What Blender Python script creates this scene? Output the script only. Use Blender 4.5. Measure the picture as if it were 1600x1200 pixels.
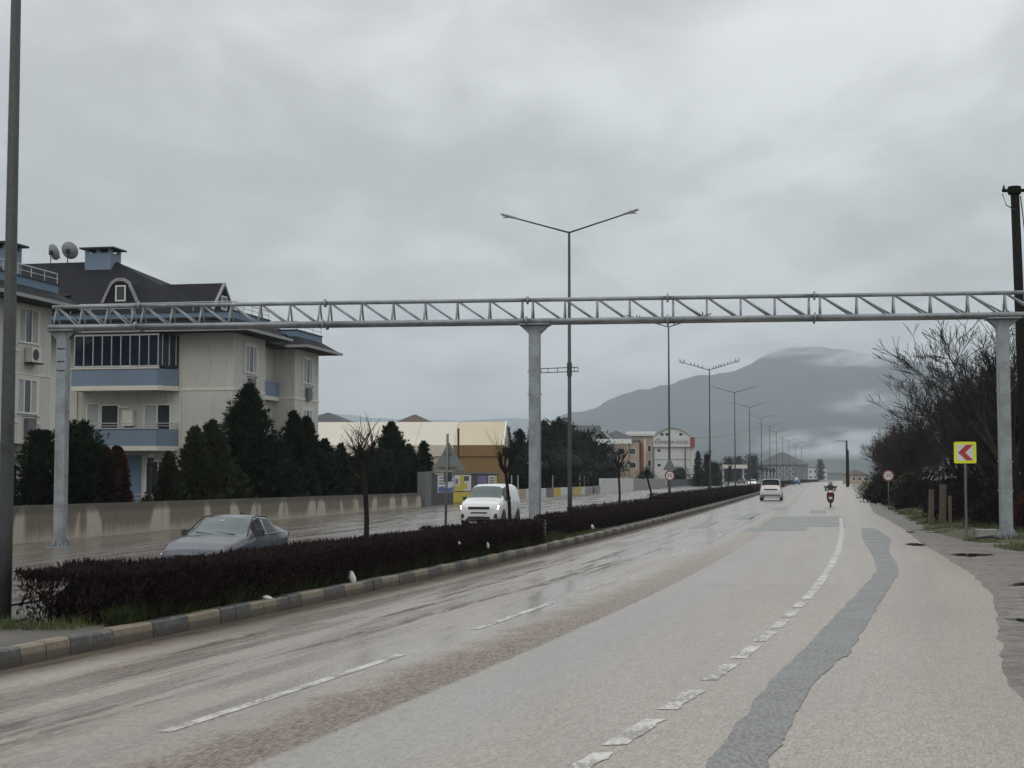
import bpy, bmesh, math, random
from mathutils import Vector, Matrix, noise as mnoise
R = math.radians
random.seed(7)
scene = bpy.context.scene
for o in list(bpy.data.objects): bpy.data.objects.remove(o)
C = scene.collection

# ---------------------------------------------------------------- camera
cam_d = bpy.data.cameras.new('camera'); cam = bpy.data.objects.new('camera', cam_d); C.objects.link(cam)
cam_d.sensor_width = 36; cam_d.lens = 54.0; cam_d.clip_end = 40000; cam_d.clip_start = .1
cam.location = (0, 0, 2.0); cam.rotation_euler = (R(90 + 3.46), 0, 0)
scene.camera = cam

# ---------------------------------------------------------------- world, sun, exposure
SUN_EL, SUN_ROT = R(48), R(200)
world = bpy.data.worlds.new('World'); scene.world = world; world.use_nodes = True
wn, wl = world.node_tree.nodes, world.node_tree.links
wn.clear()
def W(t, **k):
    n = wn.new(t)
    for a, b in k.items(): setattr(n, a, b)
    return n
sky = W('ShaderNodeTexSky', sky_type='NISHITA', sun_disc=False, sun_elevation=SUN_EL, sun_rotation=SUN_ROT)
wtc = W('ShaderNodeTexCoord'); wsep = W('ShaderNodeSeparateXYZ'); wl.new(wtc.outputs['Generated'], wsep.inputs[0])
def wm(op, a, b=None):
    n = W('ShaderNodeMath', operation=op)
    for i, v in enumerate((a, b)):
        if v is None: continue
        if isinstance(v, (int, float)): n.inputs[i].default_value = v
        else: wl.new(v, n.inputs[i])
    return n.outputs[0]
zc = wm('MAXIMUM', wsep.outputs[2], 0.0)
den = wm('ADD', zc, 0.13)
wcomb = W('ShaderNodeCombineXYZ')
wl.new(wm('DIVIDE', wsep.outputs[0], den), wcomb.inputs[0]); wl.new(wm('DIVIDE', wsep.outputs[1], den), wcomb.inputs[1])
def wnoise(sc, det, rough, off):
    mp = W('ShaderNodeMapping'); mp.inputs['Scale'].default_value = sc; mp.inputs['Location'].default_value = off
    wl.new(wcomb.outputs[0], mp.inputs[0])
    n = W('ShaderNodeTexNoise'); n.inputs['Scale'].default_value = 1; n.inputs['Detail'].default_value = det
    n.inputs['Roughness'].default_value = rough; n.inputs['Distortion'].default_value = .35
    wl.new(mp.outputs[0], n.inputs['Vector']); return n.outputs['Fac']
c1 = wnoise((1.0, .62, 1), 5, .5, (3.1, 1.7, 0)); c2 = wnoise((2.7, 1.5, 1), 6, .55, (7.7, 4.2, 0))
cl = wm('ADD', wm('MULTIPLY', c1, .5), wm('MULTIPLY', c2, .5))
mr = W('ShaderNodeMapRange'); mr.interpolation_type = 'SMOOTHSTEP'
wl.new(cl, mr.inputs[0]); mr.inputs[1].default_value = .38; mr.inputs[2].default_value = .62; mr.inputs[3].default_value = .79; mr.inputs[4].default_value = 1.18
lum = wm('MULTIPLY', wm('ADD', wm('MULTIPLY', zc, .72), .55), mr.outputs[0])
wtint = W('ShaderNodeCombineXYZ')
wl.new(wm('MULTIPLY', lum, .965), wtint.inputs[0]); wl.new(wm('MULTIPLY', lum, 1.0), wtint.inputs[1]); wl.new(wm('MULTIPLY', lum, 1.005), wtint.inputs[2])
# a little of the clear sky's colour filters through the cloud deck
wsc = W('ShaderNodeVectorMath', operation='SCALE'); wl.new(sky.outputs[0], wsc.inputs[0]); wsc.inputs[3].default_value = .1
wmx = W('ShaderNodeMix', data_type='RGBA'); wmx.inputs[0].default_value = .05
wl.new(wtint.outputs[0], wmx.inputs[6]); wl.new(wsc.outputs[0], wmx.inputs[7])
bg = W('ShaderNodeBackground'); wl.new(wmx.outputs[2], bg.inputs[0]); bg.inputs[1].default_value = 1.0
wo = W('ShaderNodeOutputWorld'); wl.new(bg.outputs[0], wo.inputs[0])
world.cycles.sampling_method = 'AUTOMATIC'

sun_d = bpy.data.lights.new('sun', 'SUN'); sun = bpy.data.objects.new('sun', sun_d); C.objects.link(sun)
sun_d.energy = .55; sun_d.angle = R(40); sun_d.color = (1, .96, .9)
sd = Vector((math.sin(SUN_ROT) * math.cos(SUN_EL), math.cos(SUN_ROT) * math.cos(SUN_EL), math.sin(SUN_EL)))
sun.rotation_euler = sd.to_track_quat('Z', 'Y').to_euler()
vs = scene.view_settings
vs.view_transform = 'Standard'; vs.look = 'None'; vs.gamma = 1; vs.exposure = 0.0; vs.use_curve_mapping = False
scene.cycles.use_denoising = True
scene.cycles.max_bounces = 6; scene.cycles.volume_bounces = 1; scene.cycles.transparent_max_bounces = 6
scene.cycles.volume_max_steps = 128; scene.cycles.volume_step_rate = 2

# ---------------------------------------------------------------- materials
class G:
    """small shader-graph writer"""
    def __init__(s, name):
        s.m = bpy.data.materials.new(name); s.m.use_nodes = True
        s.t = s.m.node_tree; s.b = s.t.nodes['Principled BSDF']; s.out = s.t.nodes['Material Output']
    def new(s, t, **k):
        n = s.t.nodes.new(t)
        for a, b in k.items(): setattr(n, a, b)
        return n
    def put(s, sock, v):
        if hasattr(v, 'node'): s.t.links.new(v, sock)
        elif isinstance(v, tuple) and len(v) == 3 and sock.type == 'RGBA': sock.default_value = (*v, 1)
        else: sock.default_value = v
    def coord(s, kind='Object'): return s.new('ShaderNodeTexCoord').outputs[kind]
    def scale(s, vec, sc, off=(0, 0, 0)):
        n = s.new('ShaderNodeMapping'); s.put(n.inputs[0], vec); n.inputs['Scale'].default_value = sc; n.inputs['Location'].default_value = off
        return n.outputs[0]
    def noise(s, vec, sc, det=4, rough=.55, dist=0):
        n = s.new('ShaderNodeTexNoise'); s.put(n.inputs['Vector'], vec); n.inputs['Scale'].default_value = sc
        n.inputs['Detail'].default_value = det; n.inputs['Roughness'].default_value = rough; n.inputs['Distortion'].default_value = dist
        return n.outputs['Fac']
    def voro(s, vec, sc, out='Distance', feat='F1'):
        n = s.new('ShaderNodeTexVoronoi', feature=feat); s.put(n.inputs['Vector'], vec); n.inputs['Scale'].default_value = sc
        return n.outputs[out]
    def ma(s, op, a, b=0.0, c=None):
        n = s.new('ShaderNodeMath', operation=op); s.put(n.inputs[0], a); s.put(n.inputs[1], b)
        if c is not None: s.put(n.inputs[2], c)
        return n.outputs[0]
    def rng(s, v, a, b, c=0.0, d=1.0):
        n = s.new('ShaderNodeMapRange', interpolation_type='SMOOTHSTEP'); s.put(n.inputs[0], v)
        for i, q in enumerate((a, b, c, d)): s.put(n.inputs[i + 1], q)
        return n.outputs[0]
    def mix(s, f, a, b, blend='MIX'):
        n = s.new('ShaderNodeMix', data_type='RGBA', blend_type=blend); s.put(n.inputs[0], f); s.put(n.inputs[6], a); s.put(n.inputs[7], b)
        return n.outputs[2]
    def sep(s, v):
        n = s.new('ShaderNodeSeparateXYZ'); s.put(n.inputs[0], v); return n.outputs
    def bump(s, h, strength=.3, dist=.01):
        n = s.new('ShaderNodeBump'); n.inputs['Strength'].default_value = strength; n.inputs['Distance'].default_value = dist
        s.put(n.inputs['Height'], h); s.put(s.b.inputs['Normal'], n.outputs[0])
    def done(s, col=None, rough=None, metal=None, spec=None):
        for k, v in (('Base Color', col), ('Roughness', rough), ('Metallic', metal), ('Specular IOR Level', spec)):
            if v is not None: s.put(s.b.inputs[k], v)
        return s.m

def plain(name, col, rough=.6, metal=0.0, var=.25, sc=1.5, fine=18, bump=0.0, spec=.5, dirt=None):
    g = G(name); co = g.coord()
    n1 = g.noise(co, sc, 5); n2 = g.noise(co, fine, 3)
    f = g.ma('ADD', g.ma('MULTIPLY', n1, .65), g.ma('MULTIPLY', n2, .35))
    lo = tuple(c * (1 - var) for c in col); hi = tuple(min(1, c * (1 + var)) for c in col)
    c = g.mix(g.rng(f, .3, .7), lo, hi)
    if dirt:
        d = g.noise(g.scale(co, (1.3, 1.3, .22)), 2.4, 6, .6)
        c = g.mix(g.rng(d, .5, .78, 0, dirt[1]), c, dirt[0])
    if bump: g.bump(n2, bump, .02)
    r = g.rng(n1, .3, .7, max(.02, rough - .1), min(1, rough + .1))
    return g.done(c, r, metal, spec)

def wetroad(name, kind):
    """wet asphalt: u = metres from the kerb, v = metres along the road"""
    g = G(name); u, v, _ = g.sep(g.coord('UV')); uv = g.coord('UV')
    agg = g.noise(uv, 15, 6, .78); spk = g.voro(uv, 24, 'Distance'); fine = g.noise(uv, 55, 4, .8); far = g.rng(v, 24, 85, 1.0, .18)
    big = g.noise(g.scale(uv, (.5, .12, 1)), 1, 4); mid = g.noise(g.scale(uv, (1.5, .10, 1)), 1, 6, .6)
    st1 = g.noise(g.scale(uv, (2.3, .07, 1)), 1, 6, .6, .2); st2 = g.noise(g.scale(uv, (7.0, .9, 1)), 1, 7, .75, .6)
    pits = g.rng(spk, .16, .34)
    peb = g.noise(g.scale(uv, (44, 9, 1)), 1, 3, .75); peb2 = g.noise(g.scale(uv, (13, 2.6, 1)), 1, 3, .7)
    grain = g.ma('ADD', g.ma('MULTIPLY', peb, .6), g.ma('ADD', g.ma('MULTIPLY', peb2, .2), g.ma('MULTIPLY', agg, .2))); grain = g.ma('ADD', g.ma('MULTIPLY', g.ma('SUBTRACT', grain, .5), 1.05), .5)
    if kind == 'right':
        jit = g.ma('MULTIPLY', g.ma('SUBTRACT', g.noise(g.scale(uv, (1.2, .9, 1)), 1, 5, .7), .5), .55)
        uj = g.ma('ADD', u, jit)
        band = g.ma('MULTIPLY', g.rng(g.ma('ADD', uj, jit), 3.8, 4.6), g.ma('SUBTRACT', 1.0, g.rng(g.ma('ADD', u, g.ma('MULTIPLY', jit, .12)), 4.96, 5.06)))
        lane = g.ma('MULTIPLY', g.rng(u, 4.98, 5.06), g.ma('SUBTRACT', 1.0, g.rng(uj, 5.75, 6.5)))
        inner = g.ma('SUBTRACT', 1.0, g.rng(uj, 3.9, 4.3))
        col = g.mix(g.rng(grain, .3, .72), (.125, .101, .082), (.50, .425, .36))
        col = g.mix(g.ma('MULTIPLY', pits, .10), col, (.42, .39, .36))
        col = g.mix(g.ma('MULTIPLY', lane, .8), col, g.mix(g.rng(grain, .3, .7), (.17, .16, .15), (.375, .355, .335)))
        col = g.mix(g.ma('MULTIPLY', inner, .75), col, g.mix(g.rng(grain, .3, .7), (.185, .155, .132), (.42, .365, .32)))
        bandc = g.mix(g.rng(grain, .38, .64), (.07, .06, .05), (.34, .295, .25))
        band = g.ma('MULTIPLY', band, g.rng(v, 14, 50, .85, .2))
        col = g.mix(g.ma('MULTIPLY', band, .85), col, bandc)
        trk = g.ma('MULTIPLY', g.ma('MULTIPLY', g.rng(u, .5, 1.1), g.ma('SUBTRACT', 1.0, g.rng(u, 2.5, 3.4))), far)
        stk = g.ma('MULTIPLY', trk, g.ma('MULTIPLY', g.rng(st1, .49, .59), g.rng(st2, .36, .54)))
        gut = g.ma('SUBTRACT', 1.0, g.rng(g.ma('ADD', u, g.ma('MULTIPLY', jit, .7)), .18, .85))
        gutc = g.mix(g.rng(st2, .4, .62), (.04, .031, .024), (.10, .08, .062))
        col = g.mix(g.ma('MULTIPLY', stk, .85), col, (.05, .042, .036))
        col = g.mix(g.ma('MULTIPLY', gut, .88), col, gutc)
        dry = g.ma('MAXIMUM', g.ma('MAXIMUM', g.ma('MULTIPLY', stk, .8), band), gut)
        wet = g.ma('MULTIPLY', g.rng(mid, g.ma('MULTIPLY', far, .34), .62), g.ma('ADD', g.ma('MULTIPLY', inner, .6), .4))
        ro = g.rng(wet, 0, 1, .40, .17)
        ro = g.ma('ADD', ro, g.ma('MULTIPLY', dry, .38))
    else:
        col = g.mix(g.rng(grain, .3, .7), (.085, .072, .062), (.20, .175, .15))
        stk = g.ma('MULTIPLY', g.rng(st1, .46, .62), g.rng(st2, .4, .58))
        col = g.mix(g.ma('MULTIPLY', stk, .6), col, (.05, .04, .032))
        side = g.ma('SUBTRACT', 1.0, g.rng(g.ma('ADD', u, g.ma('MULTIPLY', mid, .8)), 2.6, 4.2))
        col = g.mix(g.ma('MULTIPLY', side, .75), col, g.mix(g.rng(grain, .3, .7), (.085, .064, .048), (.15, .118, .09)))
        dry = g.ma('MULTIPLY', stk, .7)
        ro = g.ma('ADD', g.rng(mid, .35, .65, .34, .12), g.ma('MULTIPLY', dry, .3))
    bk = g.ma('SUBTRACT', 1.0, g.ma('MULTIPLY', wet, .6)) if kind == 'right' else 1.0
    col = g.mix(g.rng(big, .35, .7, 0, .16), col, (.12, .10, .085), 'MIX')
    g.bump(g.ma('MULTIPLY', g.ma('ADD', g.ma('MULTIPLY', agg, .8), g.ma('MULTIPLY', pits, .35)), bk), .13 if kind == 'right' else .07, .010)
    return g.done(col, ro, 0, g.ma('MULTIPLY', g.ma('SUBTRACT', 1.0, g.ma('MULTIPLY', dry, .96)), .5))

M = {}
M['road_right'] = wetroad('wet_asphalt_worn', 'right'); M['road_left'] = wetroad('wet_asphalt_brown', 'left')
def _patch():
    g = G('trench_patch_asphalt'); uv = g.coord(); n = g.noise(g.scale(uv, (34, 7, 1)), 1, 4, .75); b = g.noise(uv, .9, 4)
    c = g.mix(g.rng(n, .3, .7), (.075, .074, .071), (.26, .255, .245)); c = g.mix(g.rng(b, .4, .7, 0, .3), c, (.12, .118, .113))
    g.bump(n, .25, .01); return g.done(c, g.rng(b, .3, .7, .55, .36), 0, .5)
M['patch'] = _patch()
def _shoulder():
    g = G('broken_wet_shoulder'); co = g.coord(); n = g.noise(g.scale(co, (26, 6, 1)), 1, 5, .75); b = g.noise(g.scale(co, (.45, .22, 1)), 1, 5, .6); s = g.noise(co, 3.5, 6, .7)
    c = g.mix(g.rng(n, .3, .7), (.075, .062, .053), (.27, .235, .205)); c = g.mix(g.rng(s, .44, .60, 0, .85), c, (.07, .053, .041)); c = g.mix(g.rng(g.noise(co, .9, 5, .65), .48, .62, 0, .75), c, (.085, .064, .05))
    pud = g.rng(b, .60, .66)
    c = g.mix(pud, c, (.045, .034, .027))
    g.bump(g.ma('MULTIPLY', n, g.ma('SUBTRACT', 1.0, pud)), .4, .02)
    return g.done(c, g.mix(pud, (.5, .5, .5), (.06, .06, .06)), 0, .5)
M['shoulder'] = _shoulder()
M['puddle'] = plain('puddle_water', (.035, .028, .022), .04, var=.2, spec=.5)
M['tar'] = plain('tar_patch', (.15, .148, .145), .36, var=.4, sc=.6, fine=14, bump=.2)
def _paint(name, pc, lim):
    g = G(name); co = g.coord(); n = g.noise(g.scale(co, (22, 5, 1)), 1, 6, .8); b = g.noise(co, 2.2, 4)
    w = g.rng(g.ma('ADD', g.ma('MULTIPLY', n, .6), g.ma('MULTIPLY', b, .4)), lim, lim + .14)
    c = g.mix(w, pc, (.24, .215, .19)); g.bump(n, .2, .008)
    return g.done(c, .5, 0, .5)
M['paint'] = _paint('worn_road_paint', (.56, .545, .51), .44); M['paint_faint'] = _paint('nearly_worn_off_paint', (.54, .525, .50), .43)
def _kerb(name, paint, amt):
    g = G(name); co = g.coord(); n = g.noise(co, 7, 6, .7); f = g.noise(co, 40, 3); z = g.sep(co)[2]
    conc = g.mix(g.rng(f, .3, .7), (.11, .098, .082), (.19, .168, .14))
    w = g.rng(n, .50, .62, amt, .1)
    c = g.mix(w, conc, paint)
    low = g.ma('SUBTRACT', 1.0, g.rng(g.ma('ADD', z, g.ma('MULTIPLY', n, .05)), .11, .155))
    c = g.mix(g.ma('MULTIPLY', low, .8), c, (.055, .042, .033))
    g.bump(f, .3, .01); return g.done(c, .55, 0, .4)
M['kerb_yellow'] = _kerb('kerb_yellow_paint_worn', (.235, .19, .125), .75); M['kerb_black'] = _kerb('kerb_grey_paint_worn', (.06, .066, .068), .92)
M['soil'] = plain('damp_median_soil', (.10, .088, .075), .8, var=.45, sc=1.2, fine=30, bump=.4)
M['ground'] = plain('distant_fields', (.07, .075, .045), .9, var=.4, sc=.02, fine=.4)
M['garden'] = plain('garden_earth', (.07, .062, .045), .9, var=.35, sc=.6)
def _verge():
    g = G('grass_verge_soil'); co = g.coord(); n = g.noise(co, .8, 6, .7); f = g.noise(co, 14, 4, .7)
    c = g.mix(g.rng(f, .3, .7), (.055, .046, .034), (.13, .105, .08)); c = g.mix(g.rng(n, .42, .6), c, g.mix(f, (.05, .062, .022), (.085, .098, .04)))
    g.bump(f, .6, .04); return g.done(c, .85, 0, .3)
M['verge'] = _verge()
M['galv'] = plain('galvanised_steel', (.255, .275, .29), .45, .35, var=.25, sc=2.2, fine=9, dirt=((.15, .155, .155), .75))
M['pole'] = plain('weathered_lamp_steel', (.05, .056, .053), .55, .2, var=.35, sc=3, fine=25, spec=.35, dirt=((.10, .085, .06), .5))
M['pole_far'] = plain('lamp_steel', (.17, .18, .185), .5, .5, var=.15)
M['lens'] = plain('lamp_lens_grey', (.34, .36, .36), .3, 0, var=.1)
M['dark_iron'] = plain('dark_iron', (.03, .03, .032), .5, .5, var=.2)
M['wood_pole'] = plain('creosoted_pole', (.013, .012, .011), .85, 0, spec=.1, var=.4, sc=4, fine=30, bump=.3)
M['cable'] = plain('black_cable', (.02, .02, .02), .6)
M['sign_back'] = plain('sign_back_aluminium', (.165, .185, .185), .5, .45, var=.15)
M['sign_post'] = plain('sign_post_grey', (.13, .125, .115), .55, .3, var=.25, dirt=((.12, .085, .06), .5))
M['sign_white'] = plain('sign_white', (.62, .62, .60), .4, var=.08); M['sign_red'] = plain('sign_red', (.40, .03, .045), .4, var=.1)
M['sign_dred'] = plain('sign_red_faded', (.21, .05, .06), .45, var=.1)
M['sign_yellow'] = plain('sign_fluorescent_yellow', (.70, .74, .02), .4, var=.06); M['sign_black'] = plain('sign_black', (.02, .02, .022), .4)
M['cream'] = plain('cream_render', (.50, .49, .45), .85, var=.07, sc=.5, fine=6, spec=.2, dirt=((.34, .33, .30), .7))
M['cream_trim'] = plain('cream_trim', (.60, .57, .50), .8, var=.06, dirt=((.42, .39, .34), .5))
M['blue'] = plain('balcony_blue_paint', (.155, .205, .275), .75, var=.1, sc=.5, dirt=((.13, .17, .24), .6))
M['blue_dark'] = plain('fascia_blue', (.11, .17, .25), .7, var=.15)
M['shingle'] = plain('dark_bitumen_shingle', (.017, .018, .022), .8, var=.3, sc=.7, fine=8, bump=.3, spec=.15, dirt=((.035, .035, .038), .5))
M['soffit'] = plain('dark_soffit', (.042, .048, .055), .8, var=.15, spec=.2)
M['gutter'] = plain('gutter_grey', (.24, .24, .235), .5, var=.1)
M['upvc'] = plain('white_window_frame', (.66, .66, .63), .45, var=.05)
M['glass'] = plain('window_glass', (.022, .027, .033), .06, 0, var=.2, spec=.6)
M['glass_navy'] = plain('navy_tinted_glass', (.010, .015, .028), .12, 0, var=.4, sc=.4, spec=.25)
M['curtain'] = plain('net_curtain', (.34, .36, .36), .9, var=.12, sc=4)
M['alu'] = plain('aluminium_rail', (.50, .50, .49), .4, .5, var=.1)
M['dish'] = plain('satellite_dish_grey', (.30, .315, .315), .5, .2, var=.08)
M['appliance'] = plain('appliance_white', (.55, .54, .50), .5, var=.08)
def _wall():
    g = G('stained_concrete_wall'); u, v, _ = g.sep(g.coord('UV')); uv = g.coord('UV')
    base = g.mix(g.noise(uv, 2.5, 5), (.34, .305, .245), (.47, .43, .355))
    str_ = g.noise(g.scale(uv, (4.5, .25, 1)), 1, 6, .7); top = g.noise(g.scale(uv, (.55, .05, 1)), 1, 4, .6)
    vo = g.new('ShaderNodeTexVoronoi', voronoi_dimensions='1D'); g.put(vo.inputs['W'], u); vo.inputs['Scale'].default_value = .30
    vq = g.ma('DIVIDE', v, 1.22); th = g.ma('MULTIPLY', g.ma('POWER', g.ma('MAXIMUM', g.ma('SUBTRACT', 1.0, g.ma('MULTIPLY', vq, vq)), 0.0), .6), .23)
    cov = g.rng(g.ma('ADD', g.ma('SUBTRACT', vo.outputs['Distance'], th), g.ma('MULTIPLY', g.ma('SUBTRACT', str_, .5), .26)), -.03, .06)
    cov = g.ma('MAXIMUM', cov, g.rng(g.noise(g.scale(uv, (.35, 0, 1), (3, 0, 0)), 1, 2), .54, .60))
    lim = g.ma('ADD', g.ma('MULTIPLY', g.rng(top, .40, .60), 1.15), g.ma('MULTIPLY', g.ma('SUBTRACT', str_, .5), .9))
    st = g.ma('MULTIPLY', cov, g.rng(g.ma('ADD', v, g.ma('MULTIPLY', g.ma('SUBTRACT', str_, .5), 1.3)), -.05, .62))
    col = g.mix(g.ma('MULTIPLY', st, .88), base, g.mix(str_, (.060, .050, .040), (.20, .165, .125)))
    up = g.rng(g.ma('ADD', v, g.ma('MULTIPLY', str_, .18)), .98, 1.2, 0, .75)
    col = g.mix(up, col, (.085, .08, .072))
    low = g.ma('SUBTRACT', 1.0, g.rng(g.ma('ADD', v, g.ma('MULTIPLY', str_, .12)), .06, .22)); col = g.mix(g.ma('MULTIPLY', low, .6), col, (.10, .085, .06))
    g.bump(str_, .15, .02); return g.done(col, .85, 0, .3)
M['wall'] = _wall()
def gloss(name, col, rough, spec=.5, metal=0.0):
    g = G(name); d = g.noise(g.coord(), 2.5, 4); return g.done(g.mix(g.rng(d, .45, .75, 0, .25), col, tuple(c * .75 for c in col)), rough, metal, spec)
M['car_grey'] = gloss('metallic_grey_car_paint', (.085, .09, .108), .16, .55)
M['car_white'] = plain('white_car_paint', (.68, .69, .69), .25, 0, var=.03)
M['car_white2'] = plain('white_car_paint_road_film', (.60, .595, .575), .35, 0, var=.08, dirt=((.36, .33, .30), .5))
M['car_blue'] = plain('blue_pickup_paint', (.10, .22, .36), .35, 0, var=.1)
M['car_glass'] = gloss('car_windscreen_glass', (.06, .088, .083), .05, .9); M['car_glass_dark'] = gloss('car_dark_glass', (.010, .011, .013), .1, .12)
M['plastic'] = plain('black_trim_plastic', (.016, .016, .018), .5); M['tyre'] = plain('tyre_rubber', (.018, .018, .018), .8); M['rim'] = plain('wheel_alloy', (.32, .32, .33), .35, .7)
M['chrome'] = plain('chrome', (.6, .6, .6), .15, 1); M['plate'] = plain('number_plate', (.55, .55, .55), .4, var=.05); M['tail'] = plain('tail_lamp_red', (.22, .012, .015), .25)
def emis(name, col, st):
    g = G(name); g.put(g.b.inputs['Emission Color'], col); g.b.inputs['Emission Strength'].default_value = st
    return g.done((.8, .8, .8), .3)
M['headlamp'] = emis('lit_headlamp', (1, .97, .92), 9); M['headlamp_warm'] = emis('lit_headlamp_warm', (1, .72, .45), 2.2)
M['headlamp_off'] = plain('headlamp_glass', (.35, .36, .37), .12, .3)
M['jacket'] = plain('dark_rider_jacket', (.018, .019, .024), .8); M['helmet'] = plain('grey_helmet', (.25, .25, .26), .3); M['jeans'] = plain('dark_trousers', (.025, .027, .035), .9)
M['skin'] = plain('skin', (.42, .27, .2), .6)
M['scoot_red'] = plain('scooter_red', (.085, .008, .011), .3); M['white_box'] = plain('white_panel', (.62, .62, .6), .5)
M['feather'] = plain('dark_feathers', (.022, .022, .025), .8)
M['bark'] = plain('dark_wet_bark', (.016, .013, .012), .85, var=.4, sc=5, fine=40, spec=.15); M['bark_grey'] = plain('grey_brown_bark', (.034, .028, .026), .9, var=.35, sc=3, spec=.1)
M['twig_purple'] = plain('hedge_purple_twigs', (.023, .015, .015), .9, var=.45, sc=1.4, fine=22, spec=.1)
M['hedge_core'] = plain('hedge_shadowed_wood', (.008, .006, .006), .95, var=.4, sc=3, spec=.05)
M['leaf_conifer'] = plain('conifer_foliage', (.019, .029, .015), .8, var=.75, sc=.8, fine=7, spec=.1); M['leaf_thuja'] = plain('thuja_foliage_olive', (.030, .038, .016), .8, var=.7, sc=.9, fine=7, spec=.1)
M['leaf_red'] = plain('bronzed_thuja_foliage', (.050, .014, .010), .8, var=.4, sc=1, fine=7, spec=.2)
M['leaf_dark'] = plain('dark_evergreen_foliage', (.013, .017, .014), .85, var=.45, sc=.5, fine=4, spec=.08); M['leaf_grey'] = plain('grey_green_foliage', (.030, .037, .027), .85, var=.35, sc=.5, fine=4, spec=.1)
M['leaf_ivy'] = plain('bramble_leaf', (.035, .045, .018), .75, var=.5, sc=1, fine=9)
def _grass():
    g = G('wet_grass_blades'); co = g.coord(); n = g.noise(co, 1.1, 5)
    return g.done(g.mix(g.rng(n, .35, .65), (.042, .056, .017), (.095, .118, .036)), .6, 0, .3)
M['grass'] = _grass(); M['weeds'] = plain('dark_weeds', (.028, .038, .014), .8, var=.4, sc=2, spec=.1)
M['plank'] = plain('pale_weathered_plank', (.12, .095, .068), .8, var=.3, sc=6, fine=30); M['concrete'] = plain('grey_concrete', (.24, .24, .225), .85, var=.25, sc=2, bump=.2)
M['bag'] = plain('white_plastic_bag', (.62, .62, .60), .5, var=.1, sc=6)
M['tent'] = plain('beige_tent_fabric', (.55, .50, .43), .8, var=.05, sc=.3); M['tent_yellow'] = plain('yellow_tent_fabric', (.50, .43, .31), .8, var=.06, sc=.3)
M['tent_wall'] = plain('tent_side_fabric', (.40, .33, .22), .8, var=.1); M['tent_orange'] = plain('tent_orange_side', (.20, .12, .05), .8, var=.1)
M['panel_grey'] = plain('grey_site_panel', (.125, .13, .135), .7, var=.12); M['panel_dark'] = plain('dark_site_panel', (.045, .047, .055), .7, var=.15)
M['post_white'] = plain('poster_white', (.60, .61, .60), .6, var=.05); M['post_blue'] = plain('poster_blue', (.05, .10, .30), .6); M['post_yellow'] = plain('poster_yellow', (.52, .42, .035), .6, var=.12)
M['post_violet'] = plain('poster_violet', (.14, .11, .24), .6, var=.3, sc=.8); M['post_ink'] = plain('poster_ink', (.05, .05, .06), .7)
M['rust_post'] = plain('rusty_red_post', (.075, .022, .016), .8)
M['white_render'] = plain('white_render', (.52, .52, .505), .85, var=.06, dirt=((.42, .41, .39), .5)); M['tan_render'] = plain('tan_render', (.36, .28, .21), .85, var=.1); M['brick_red'] = plain('red_cladding', (.25, .055, .045), .8)
M['grey_render'] = plain('grey_render', (.17, .18, .19), .85, var=.12); M['roof_white'] = plain('white_sheet_roof', (.68, .68, .67), .5, var=.05); M['roof_brown'] = plain('brown_tile_roof', (.085, .065, .055), .8, var=.2)
M['roof_grey'] = plain('slate_grey_roof', (.065, .07, .078), .8, var=.2); M['yellow_block'] = plain('yellow_painted_block', (.44, .34, .05), .7, var=.15); M['mauve_block'] = plain('mauve_painted_block', (.14, .125, .15), .7)
def _mount():
    g = G('forested_mountain'); co = g.coord(); n = g.noise(co, .0016, 8, .62); f = g.noise(co, .012, 6, .7)
    c = g.mix(g.rng(n, .4, .62), (.018, .026, .026), (.045, .052, .044)); c = g.mix(g.rng(f, .56, .72, 0, .6), c, (.11, .105, .08))
    return g.done(c, .95, 0, .1)
M['mountain'] = _mount()

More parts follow.
